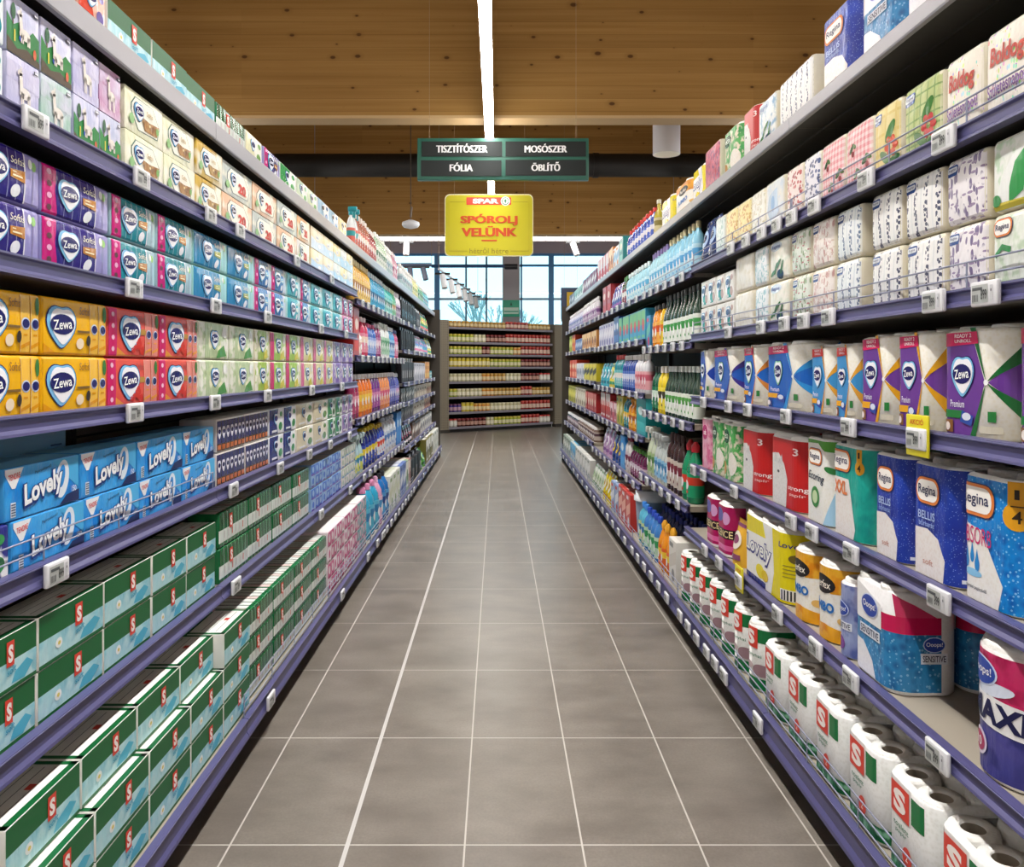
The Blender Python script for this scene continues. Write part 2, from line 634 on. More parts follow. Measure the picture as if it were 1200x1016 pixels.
# ---- left shelving: tissue goods
def animal_cube(w, h, d, sky='#b9b8dc', hill=None, beast='#e9e2d8', look=''):
    A = Art()
    if hill:
        A.poly([(-w / 2, 0), (w / 2, 0), (w / 2, h * .5), (w * .3, h * .58), (w * .12, h * .42), (-w * .12, h * .6), (-w * .3, h * .5), (-w / 2, h * .66)], P(hill), 1)
        A.poly([(-w / 2, 0), (w / 2, 0), (w / 2, h * .1), (w * .1, h * .2), (-w * .2, h * .12), (-w / 2, h * .26)], P('#4a3b28'), 2)
        A.ell(-w * .32, h * .72, w * .07, h * .14, P('#1c5a34'), 3)
        A.rect(-w * .335, h * .5, -w * .305, h * .62, P('#6a4a2c'), 2)
        A.rect(-w * .3, h * .22, -w * .26, h * .42, P('#e8d84a'), 3)
        A.ell(w * .34, h * .2, w * .05, h * .09, P('#d0582c'), 3)
        A.ell(-w * .1, h * .33, w * .05, h * .05, P('#2f62c4'), 3)
    else:
        A.poly([(-w / 2, 0), (w / 2, 0), (w / 2, h * .2), (-w * .1, h * .12), (-w / 2, h * .24)], PAT('wash', sky, '#e4e0ee', '#c9c2da', .6), 1)
        A.poly([(-w / 2, h * .6), (w / 2, h * .5), (w / 2, h * .85), (-w / 2, h * .9)], PAT('wash', sky, '#d8d4ea', sky, .6), 1)
    c = P(beast)
    A.ell(.02 * w, h * .42, w * .17, h * .1, c, 4)
    for x in (-.1, -.05, .1, .15):
        A.rect(w * x, h * .12 if not hill else h * .26, w * (x + .035), h * .42, c, 4)
    A.poly([(-w * .14, h * .42), (-w * .04, h * .44), (-w * .08, h * .74), (-w * .17, h * .74)], c, 5)
    A.ell(-w * .14, h * .74, w * .075, h * .055, c, 5)
    A.ell(-w * .11, h * .81, w * .018, h * .05, c, 5)
    A.rect(w * .3, h * .86, w * .44, h * .92, P('#23263a'), 4)
    A.rect(w * .315, h * .87, w * .425, h * .91, P('#e8e8f2'), 5)
    return boxpack('tissue_cube', 'tissue box', look, w, h, d, PAT('wash', sky, '#dfdcf0', sky, .5), .002, front=A)

def tissue_box(w, h, d, base='#e3e3c2', swash='#9a6a34', rim='#3c6a5a', look='', num=False, hexa=True):
    A = Art()
    B = lambda k: [(-w * .36 * k, h * .5 + h * .34 * k * .5), (-w * .26 * k, h * .5 + h * .38 * k), (w * .2 * k, h * .5 + h * .38 * k), (w * .4 * k, h * .5 - h * .02),
                   (w * .34 * k, h * .5 - h * .34 * k), (-w * .18 * k, h * .5 - h * .38 * k), (-w * .36 * k, h * .5)]
    A.poly(B(1.0), P(rim), 1)
    A.poly(B(.95), P('#f3f1e2'), 2)
    if num:
        A.text('20', w * .12, h * .4, w * .26, h * .34, P('#cf4036'), 5, bold=.05)
        A.rect(-w * .02, h * .24, w * .27, h * .3, P('#e48a6e'), 4)
    else:
        A.poly([(-w * .12, h * .5), (w * .1, h * .46), (w * .36, h * .5), (w * .31, h * .22), (-w * .02, h * .2)], PAT('wash', swash, '#b98a4e', '#7c5224', 1.6), 4)
        A.ell(w * .1, h * .38, w * .022, h * .035, P('#f0dca0'), 6)
        A.ell(w * .31, h * .36, w * .04, h * .09, P('#7db05e'), 6)
        A.text('Softis', w * .1, h * .64, w * .16, h * .12, P('#b89a5a'), 6)
    A.ell(-w * .36, h * .3, w * .06, h * .12, P('#8fbf7e'), 6)
    zewa(A, -w * .17, h * .56, h * .42, 5)
    return boxpack('tissue_box', 'tissue box', look, w, h, d, PAT('wash', base, base, '#f2efdc', .35), .002, front=A)

def fade_box(w, h, d, top='#e9d9ae', low='#bcd8ef', look=''):
    A = Art()
    A.poly([(-w / 2, 0), (w / 2, 0), (w / 2, h * .5), (0, h * .4), (-w / 2, h * .55)], PAT('wash', low, '#dfeaf5', low, .5), 1)
    A.ell(0, h * .6, w * .16, h * .12, P('#f4f4f0'), 2)
    A.text('Softis', 0, h * .6, w * .22, h * .1, P('#7a86a8'), 3)
    A.ell(w * .2, h * .25, w * .1, h * .1, P('#ffffff'), 2)
    return boxpack('tissue_box', 'tissue box', look, w, h, d, PAT('wash', top, '#f4f1e6', top, .5), .002, front=A)

def hankies(w, h, d, main='#2a1c7c', strip='#c81277', end='#9791c8', band='#b8761c', look='', leaf='#8cc66a'):
    """paper handkerchief packets bundled in film: strip, main print with heart, row of packet sides"""
    A = Art()
    x0, x1, x2 = -w / 2 + .004, -w / 2 + w * .17, w / 2 - w * .25
    A.rect(x1, .003, x2, h - .003, FILM(main), 1)
    if strip:
        A.poly([(x0, .003), (x1 + w * .03, .003), (x1 - w * .01, h * .5), (x1 + w * .02, h - .003), (x0, h - .003)], FILM(strip), 2)
        for k in range(4):
            A.ell(x0 + w * .075, h * (.16 + .23 * k), w * .03, h * .06, P('#e9a8cf' if k % 2 else '#5a2b3c'), 3, 12)
    else:
        A.rect(x0, .003, x1, h - .003, FILM(main), 1)
    for k in range(1, 5):
        xx = x1 + (x2 - x1) * k / 5
        A.rect(xx - .0012, .006, xx + .0012, h - .006, FILM('#8f8cc0' if main == '#2a1c7c' else '#9fd0dc'), 2)  # packet seams as lighter lines, their highlights put into the colour
    zewa(A, -w * .16, h * .52, h * .62, 4)
    A.poly([(w * .04, h * .44), (x2, h * .4), (x2, h * .62), (w * .04, h * .58)], FILM(band), 3)
    A.rect(w * .07, h * .47, x2 - .01, h * .5, P('#f4e6b8'), 4)
    A.rect(w * .07, h * .54, x2 - .03, h * .56, P('#f4e6b8'), 4)
    A.text('Softis', (w * .04 + x2) / 2, h * .76, w * .2, h * .13, P('#f2ecd8'), 4, bold=.0, shear=.2)
    A.ell(w * .12, h * .22, w * .07, h * .11, FILM('#eef0f4'), 3, rot=.5)
    A.rect(x2 + .002, .004, w / 2 - .004, h - .004, FILM(end), 1)
    A.rect(x2 - .002, .004, x2 + .002, h - .004, P('#e8e6ee'), 2)
    A.rect((x2 + w / 2) / 2 - .001, .004, (x2 + w / 2) / 2 + .001, h - .004, P('#7a769c'), 2)
    A.ell((x2 + w / 2) / 2 + .004, h * .78, w * .035, h * .09, FILM(leaf), 2)
    A.ell((x2 + w / 2) / 2 - .01, h * .8, w * .03, h * .09, FILM('#eef2ee'), 3)
    return boxpack('tissue_multipack', 'tissue pack', look, w, h, d, FILM(end), .008, (.002, .005, .003), 5, front=A)

def balsam(w, h, d, main='#f2b60f', deep='#e39a08', strip=None, look='', flower=None, side='#f3bf45'):
    """soft bundle with a big heart at its left and two packet sides at its right"""
    A = Art()
    sx = -w / 2 + .004
    if strip:
        A.rect(sx, .003, sx + w * .14, h - .003, FILM(strip), 2)
        for k in range(4):
            A.ell(sx + w * .07, h * (.16 + .23 * k), w * .025, h * .05, P('#f0b8d4'), 3, 12)
        sx += w * .14
    x2 = w / 2 - w * .3
    A.poly([(sx, .003), (x2 - w * .06, .003), (x2 + .004, h * .45), (x2 - w * .02, h - .003), (sx, h - .003)], FILM(main), 1)
    A.poly([(sx, h * .2), (sx + w * .16, h * .05), (x2 - w * .06, .003), (sx, .003)], FILM(deep), 2)
    zewa(A, sx + w * .24, h * .52, h * .72, 4)
    A.text('Softis', x2 - w * .1, h * .82, w * .16, h * .14, P('#7a4a10' if not strip else '#8a2b28'), 4, bold=.0, shear=.25)
    if flower:
        for a, b, q in ((.1, .2, .1), (.0, .14, .08), (.17, .1, .07)):
            for t in range(5):
                A.ell(sx + w * (.3 + a) + math.cos(t * 1.257) * q * h * .8, h * b * 1.4 + math.sin(t * 1.257) * q * h * .8, h * q * .7, h * q * .7, FILM(flower), 4, 8)
        A.rect(x2 - w * .2, h * .48, x2, h * .6, FILM('#b88a3a'), 3)
    else:
        A.ell(x2 - w * .04, h * .28, w * .035, h * .1, P('#2e2114'), 5, 12)
        A.ell(x2 - w * .17, h * .22, w * .06, h * .1, FILM('#f6e2c0'), 4, 14)
        A.rect(x2 - w * .22, h * .42, x2 - w * .02, h * .46, P('#7a5a1a'), 4)
    for k in range(2):
        c = w / 2 - w * (.235 - .155 * k)
        A.rect(c - w * .07, .004, c + w * .07, h - .004, FILM(side), 2)
        A.rect(c - w * .073, .004, c - w * .07, h - .004, P('#f6e6c8'), 3)
        A.ell(c, h * .5, h * .125, h * .1, FILM('#cfdcf4'), 3, 16)
        A.ell(c, h * .5, h * .105, h * .075, FILM(NAVY), 4, 14)
        A.rect(c - w * .03, h * .3, c + w * .03, h * .33, FILM(deep), 3)
        A.poly([(c - w * .07, h * .08), (c + w * .07, h * .16), (c + w * .07, h * .22), (c - w * .07, h * .14)], FILM(deep), 3)
    A.ell(w / 2 - w * .05, h * .8, w * .035, h * .15, FILM('#3d7d3a'), 4, 14)
    return boxpack('tissue_multipack', 'tissue pack', look, w, h, d, FILM(main), .006, (.002, .003, .002), 4, front=A)

def slimpack(w, h, d, main='#9cc44a', strip='#c92a6a', other='#e8e4c8', look='', swirl=None):
    A = Art()
    A.rect(-w / 2 + .004, .003, w / 2 - .004, h - .003, PAT('wash', other, '#f4f2e8', main, 1.0), 1)
    A.poly([(-w * .3, .003), (w * .28, .003), (w * .2, h * .5), (w * .3, h - .003), (-w * .3, h - .003)], PAT('wash', main, main, '#f4f3d0', .8), 2)
    if strip:
        A.rect(-w / 2 + .004, .003, -w * .28, h - .003, FILM(strip), 3)
    zewa(A, -w * .02, h * .55, h * .5, 4)
    A.poly([(w * .06, .004), (w * .4, h * .1), (w * .3, h * .4), (w * .1, h * .24)], FILM(swirl or '#d8cf4a'), 4)
    A.ell(w * .33, h * .75, w * .07, h * .15, FILM('#f4f4ee'), 4)
    return boxpack('tissue_multipack', 'tissue pack', look, w, h, d, FILM(other), .006, (.002, .003, .002), 3, front=A)

def lovely(w, h, d, look=''):
    A = Art()
    A.rect(-w / 2 + .002, .002, w / 2 - .002, h - .002, PAT('wash', '#2a9cec', '#5cbcf4', '#1c86dc', .35), 1)
    A.poly([(w * .1, h - .002), (w / 2 - .002, h - .002), (w / 2 - .002, h * .3), (w * .34, h * .55)], P('#4fb6ec', .3), 2)
    A.poly([(-w / 2 + .002, h - .002), (-w * .27, h - .002), (-w * .37, h * .6), (-w * .41, h * .6), (-w / 2 + .002, h * .88)], P('#f4f6f8'), 2)
    A.text('TENDRE', -w * .385, h * .83, w * .14, h * .11, P('#d4343a'), 3, rot=.1)
    A.ell(w * .245, h * .56, w * .095, h * .4, P('#e8f1fa'), 3, 20, rot=-.25)
    A.ell(w * .235, h * .62, w * .045, h * .24, P('#2a8fdc'), 4, 18, rot=-.25)
    A.text('Lovely', -w * .015, h * .45, w * .56, h * .62, P('#123a86'), 5, rot=.16, bold=.09, shear=.12)
    A.text('Lovely', -w * .018, h * .47, w * .53, h * .54, P('#fbfdff'), 6, rot=.16, bold=.035, shear=.12)
    A.text('Papírzsebkendő', -w * .02, h * .85, w * .22, h * .08, P('#10356e'), 3, rot=.12, bold=.01)
    A.rect(-w * .43, h * .06, -w * .37, h * .34, P('#e4eef6'), 3)
    for k in range(5):
        A.rect(-w * .425, h * (.09 + .05 * k), -w * .375, h * (.11 + .05 * k), P('#24406a'), 4)
    A.poly([(w * .2, .002), (w / 2 - .002, .002), (w / 2 - .002, h * .26), (w * .3, h * .2)], P('#152a5e'), 4)
    A.text('150', w * .41, h * .3, w * .07, h * .12, P('#f2f6fa'), 5)
    T = Art()
    T.rect(-w / 2 + .003, .003, w / 2 - .003, d - .003, P('#7cc4ef', .3), 1)
    return boxpack('tissue_carton', 'tissue box', look, w, h, d, P('#3fa6ea', .3), .0025, front=A, top=T)

def barcode_box(w, h, d, look=''):
    A = Art()
    A.rect(-w / 2 + .002, h * .55, w / 2 - .002, h - .002, P('#8ccdf0', .3), 1)
    for x0 in (-.02, .14):
        A.rect(w * x0, h * .1, w * (x0 + .12), h * .62, P('#e6e2d6'), 2)
        for k in range(6):
            A.rect(w * (x0 + .01 + .018 * k), h * .14, w * (x0 + .018 + .018 * k), h * .58, P('#4a3f34'), 3)
    for k in range(4):
        A.rect(w * .3, h * (.3 + .12 * k), w * .44, h * (.33 + .12 * k), P('#2a6aa4'), 2)
    return boxpack('tissue_carton', 'tissue box', look, w, h, d, P('#59b4e6', .3), .0025, front=A)

def esse_box(w, h, d, look=''):
    A = Art()
    A.rect(-w / 2 + .001, h * .52, w / 2 - .001, h - .001, P('#00622f'), 1)
    A.rect(-w / 2 + .001, .001, w / 2 - .001, h * .08, P('#00622f'), 1)
    A.rect(-w / 2 + .001, h * .08, w / 2 - .001, h * .52, PAT('wash', '#a9dbe2', '#d3eef0', '#8ecbd8', .6), 1)
    A.poly([(w * .1, h * .12), (w * .3, h * .1), (w * .44, h * .3), (w * .34, h * .42), (w * .16, h * .3)], P('#4fb3cf'), 2)
    A.ell(-w * .22, h * .32, w * .05, h * .1, P('#f4f8f6'), 2)
    A.ell(-w * .22, h * .32, w * .02, h * .04, P('#e6d36a'), 3)
    A.text('soft', w * .1, h * .36, w * .14, h * .12, P('#2b9fc0'), 3, rot=.15, shear=.2)
    esse(A, w * .08, h * .66, w * .115, h * .44, 3)
    T = Art()
    T.rect(-w / 2 + .001, .001, w / 2 - .001, d * .13, P('#00622f'), 1)
    T.rect(-w / 2 + .001, .001, -w / 2 + .014, d - .001, P('#00622f'), 1)
    T.rect(w / 2 - .014, .001, w / 2 - .001, d - .001, P('#00622f'), 1)
    for k in range(3):
        T.rect(-w * .4, d * (.3 + .2 * k), w * .4, d * (.315 + .2 * k), P('#6a716c'), 1)
    T.rect(w * .04, d * .3, w * .13, d * .42, P('#e0402f'), 2)
    return boxpack('tissue_carton', 'tissue box', look, w, h, d, P('#f2f1ea'), .0025, front=A, top=T)

def esse_hankies(w, h, d, look=''):
    A = Art()
    A.rect(-w / 2 + .002, h * .5, w / 2 - .002, h - .002, FILM('#0d5c30'), 1)
    A.rect(-w / 2 + .002, h * .14, w / 2 - .002, h * .5, FILM('#dfe6df'), 1)
    A.rect(-w / 2 + .002, .002, w / 2 - .002, h * .14, FILM('#16693b'), 1)
    for k in range(1, 8):
        x = -w / 2 + w * k / 8
        A.rect(x - .001, .002, x + .001, h - .002, FILM('#a9c4b2'), 2)
        A.rect(x + w * .02, h * .24, x + w * .045, h * .44, FILM('#d8645a' if k % 3 == 0 else '#cfc6c4'), 2)
    esse(A, -w * .14, h * .66, w * .1, h * .42, 3)
    T = Art()
    for k in range(8):
        x = -w / 2 + w * (k + .5) / 8
        T.rect(x - w * .052, d * .12, x + w * .052, d * .9, FILM('#eef0ea' if k % 4 else '#f0d9d4'), 1)
    return boxpack('tissue_multipack', 'tissue pack', look, w, h, d, FILM('#156c3c'), .006, (.0, .002, .001), 3, front=A, top=T)

def brownband(w, h, d, look=''):
    """bundle of twelve small packets seen end on"""
    A = Art()
    for k in range(7):
        x0 = -w / 2 + .003 + (w - .006) * k / 7
        x1 = x0 + (w - .006) / 7 - .002
        c = (x0 + x1) / 2
        A.rect(x0, .003, x1, h - .006, FILM('#5c4238'), 1)
        A.rect(x0, h * .26, x1, h - .006, FILM('#3a3c6c'), 2)
        A.heart(c, h * .6, (x1 - x0) * .8, h * .4, FILM('#eceaf2'), 3)
        A.ell(c, h * .62, (x1 - x0) * .3, h * .07, FILM(NAVY), 4, 12)
        A.rect(x0 + .004, h * .07, x1 - .004, h * .22, FILM('#c96f3c'), 3)
    T = Art()
    T.rect(-w / 2 + .004, .004, w / 2 - .004, d - .004, P('#efeae4'), 1)
    return boxpack('tissue_multipack', 'tissue pack', look, w, h, d, FILM('#e6dcd4'), .004, (0, .001, .001), 2, front=A, top=T)

def dualpack(w, h, d, a='#1d2b78', b='#eef0f2', c='#3f9a58', look='', wave=True):
    A = Art()
    A.rect(-w / 2 + .003, .003, w / 2 - .003, h - .003, PAT('wash', b, b, '#ffffff', .8), 1)
    if wave:
        A.poly([(-w / 2 + .003, .003), (w * .1, .003), (-w * .06, h * .5), (w * .12, h - .003), (-w / 2 + .003, h - .003)], FILM(a), 2)
    else:
        A.rect(-w * .2, h * .1, w * .2, h * .45, FILM(a), 2)
    zewa(A, -w * .1, h * .62, min(h, w) * .42, 4, txt=False)
    A.ell(w * .26, h * .3, w * .14, h * .16, FILM(c), 3)
    A.ell(w * .3, h * .76, w * .1, h * .1, FILM(c), 3)
    A.rect(-w * .36, h * .12, -w * .02, h * .2, FILM('#f2f2f2'), 4)
    return boxpack('tissue_multipack', 'tissue pack', look, w, h, d, FILM(b), .005, (.001, .002, .001), 3, front=A)

def wallpack(w, h, d, a='#c8467e', b='#efdfe6', c='#9d2f63', look=''):
    """big transparent bundle of many printed packets, white paper top"""
    A = Art()
    cols, rows = max(2, round(w / .07)), max(2, round(h / .06))
    for i in range(cols):
        for j in range(rows):
            x = -w / 2 + w * (i + .5) / cols
            z = h * (j + .5) / rows
            q = w / cols / 2 - .002
            A.rect(x - q, z - h / rows / 2 + .003, x + q, z + h / rows / 2 - .003, FILM(a if (i + j) % 3 else b), 1)
            A.ell(x - q * .2, z + .004, q * .5, h / rows * .28, FILM(b if (i + j) % 3 else a), 2, 10)
            A.rect(x - q, z - h / rows / 2 + .004, x + q * .4, z - h / rows / 2 + .012, FILM(c), 3)
    T = Art()
    T.rect(-w / 2 + .004, .004, w / 2 - .004, d - .004, P('#f0ece8'), 1)
    return boxpack('tissue_multipack', 'tissue pack', look, w, h, d, FILM(b), .005, (.0, .003, .001), 3, front=A, top=T)

# ---- right shelving: napkins, kitchen paper, toilet paper
def napkins(w, h, d, pat=('gingham', '#f6dcdc', '#e88a90'), tag=None, deco=None, look='', side='#e6dfc9', soft=.006):
    mat = PAT(*pat)
    A = Art()
    A.rect(-w / 2 + .003, .003, w / 2 - .003, h - .003, mat, 1)
    if tag:
        x0, z0 = -w * .44, h * .74
        A.rrect(x0, z0, x0 + w * .3, z0 + h * .16, h * .05, FILM('#2c4f92'), 2)
        A.rrect(x0 + .002, z0 + h * .05, x0 + w * .3 - .002, z0 + h * .13, h * .03, FILM('#dfe6ef'), 3)
        A.text('Regina', x0 + w * .15, z0 + h * .09, w * .2, h * .05, P('#1d2a66'), 4)
    if deco == 'flower' or deco == 'berry':
        c = '#d0481f' if deco == 'flower' else '#c02a28'
        for t in range(6):
            A.ell(w * .22 + .017 * math.cos(t * 1.05), h * .34 + .017 * math.sin(t * 1.05), .011, .009, FILM(c), 2, 10, rot=t * 1.05)
        A.ell(w * .2, h * .56, .03, .013, FILM('#3d7a36'), 2, 14, rot=.9)
        A.ell(w * .02, h * .2, .032, .012, FILM('#4d7a3a'), 2, 14, rot=-.6)
        A.ell(w * .3, h * .14, .022, .01, FILM('#2f6a34'), 2, 14, rot=.3)
    if deco == 'cherry':
        for x, z in ((-.2, .62), (.28, .36), (-.05, .2)):
            A.ell(w * x, h * z, .016, .007, FILM('#3b5a2e'), 2, 12, rot=.6)
            A.ell(w * x + .016, h * z + .006, .014, .006, FILM('#4c6b36'), 2, 12, rot=-.5)
            A.ell(w * x + .012, h * z - .014, .008, .008, FILM('#8f1f2a'), 3, 12)
    if deco == 'party':
        A.text('Boldog', 0, h * .64, w * .68, h * .28, P('#c24a3c'), 4, rot=-.06, bold=.03)
        A.text('Születésnapot!', 0, h * .3, w * .82, h * .2, P('#8c62a8'), 4, rot=.05, bold=.015)
    if deco == 'leaf':
        A.poly([(-w * .5 + .004, .004), (w * .1, .004), (w * .34, h * .4), (w * .42, h * .86), (0, h * .7), (-w * .26, h * .4)], FILM('#f2f5f0'), 2)
        A.poly([(-w * .1, h * .08), (w * .2, h * .2), (w * .36, h * .62), (w * .34, h * .84), (w * .06, h * .6), (-w * .06, h * .3)], FILM('#2f9a4c'), 3)
        A.poly([(w * .3, h * .05), (w * .46, h * .2), (w * .45, h * .5), (w * .34, h * .3)], FILM('#1f7d3c'), 3)
        A.poly([(-w * .46, h * .03), (w * .46, h * .03), (w * .46, h * .1), (-w * .46, h * .13)], FILM('#d8c94a'), 3)
        A.ell(-w * .36, h * .16, w * .1, h * .08, FILM('#2f8a44'), 4)
    if deco == 'brand':
        regina(A, -w * .22, h * .8, w * .42, h * .26, 3)
        A.poly([(-w * .4, h * .46), (-w * .22, h * .58), (-w * .02, h * .52), (-w * .04, h * .44), (-w * .22, h * .5), (-w * .37, h * .4)], FILM('#2f8a4a'), 3)
        A.poly([(w * .2, h * .05), (w * .46, h * .02), (w * .46, h * .34), (w * .3, h * .24)], FILM('#2f9a4c'), 3)
    if deco == 'swan':
        A.poly([(-w * .1, h * .1), (w * .3, h * .3), (w * .2, h * .8), (-w * .2, h * .7), (-w * .34, h * .4)], FILM('#cfe2f4'), 2)
        A.ell(w * .02, h * .5, w * .1, h * .16, FILM('#9fc4ea'), 3)
    if deco == 'twig':
        A.text('Regina', -w * .12, h * .82, w * .44, h * .12, P('#2a4a94'), 3)
        A.ell(-w * .12, h * .83, w * .3, h * .11, FILM('#cfe0f0'), 2)
        for x, z, r in ((-.1, .3, .8), (.05, .4, .5), (.2, .3, 1.0), (-.28, .2, .3)):
            A.ell(w * x, h * z, .026, .007, FILM('#4f7d52'), 3, 12, rot=r)
        A.ell(w * .1, h * .14, .03, .016, FILM('#2f4f6c'), 3, 12)
    return boxpack('napkin_pack', 'napkin pack', look, w, h, d, FILM(side), .012, (.003, soft, .004), 4, front=A)

def kitchen(w, h, d, main='#6c3f97', swoosh='#e0a21e', head='#df1f55', ring='#7fc0ea', rolls=2, look='', badge='#e8a820', body='#efe9d6', word='Premium', blue=False):
    """kitchen paper rolls in a printed wrapper with two crossing swooshes"""
    A = Art()
    S = Sleeve(w, d, min(w / rolls, d) / 2)
    R = S.s + S.a * .72
    x0, x1 = -R * .98, R * 1.1
    cx = R * .26
    A.poly([(x0, .004), (cx - R * .42, .004), (cx - .004, h * .5), (cx - R * .42, h - .012), (x0, h - .012)], FILM(main), 1)
    A.poly([(cx + .004, h * .5), (x1, h * .82), (x1, h * .2)], FILM(main), 1)
    for sg in (1, -1):
        A.poly([(cx, h * .5), (cx - R * .44, h * .5 + sg * h * .48), (cx - R * .28, h * .5 + sg * h * .48)], FILM(swoosh), 2)
        A.poly([(cx, h * .5), (x1, h * .5 + sg * h * .48), (x1, h * .5 + sg * h * .26)], FILM(swoosh), 2)
    if head:
        A.poly([(x0, h * .82), (cx - R * .2, h * .84), (cx - R * .24, h - .012), (x0, h - .012)], FILM(head), 3)
        A.text('READY 2', -R * .38, h * .915, R * .5, h * .035, P('#ffe6ee'), 4, bold=.02)
        A.text('UNROLL', -R * .38, h * .868, R * .5, h * .03, P('#ffe6ee'), 4, bold=.02)
    zewa(A, -R * .4, h * .56, min(h * .36, R * .72), 4, ring, wide=1.0)
    A.text(word, -R * .55, h * .3, R * .42, h * .065, P('#f2eef8'), 4, bold=.0)
    A.rect(x0 + .003, h * .17, -R * .36, h * .24, FILM(badge), 4)
    A.poly([(-R * .46, h * .14), (-R * .12, h * .11), (-R * .06, h * .2), (-R * .4, h * .24)], FILM('#2f4fa8'), 5)
    A.ell(-R * .26, h * .19, R * .13, h * .035, FILM('#dfe6f4'), 6, 14)
    A.rect(x0 + .003, .008, x0 + R * .3, h * .15, FILM('#8a5a3a' if not blue else '#203a86'), 4)
    A.ell(x0 + R * .14, h * .09, R * .08, h * .04, FILM('#f3e6e0'), 5, 12)
    A.rect(R * .3, h * .16, R * .44, h * .25, FILM('#2f7d3c'), 4)
    A.rrect(R * .1, h * .06, R * .54, h * .12, h * .02, FILM('#cfc8b4'), 4)
    A.ell(cx, h * .5, R * .05, h * .025, FILM('#ffffff'), 4)
    return rollpack('kitchen_roll_pack', 'kitchen roll pack', look, w, h, d, rolls, 1, PAPERFILM(body), A, shift=.42)

def PAPERFILM(h):
    k = ('PF', h)
    if k not in _M:
        m, t = newmat('wrapper_' + h.strip('#'), 0.28, 0.5)
        v = t.obj()
        w = t.voro(v, 130)
        t.col(t.mix(t.math('MULTIPLY', t.ramp(w.outputs['Distance'], .2, .6), .35), h, '#ffffff'))
        t.bump(t.noise(t.scale(v, (30, 30, 9)), 1, 2), .4, .006)
        _M[k] = m
    return _M[k]

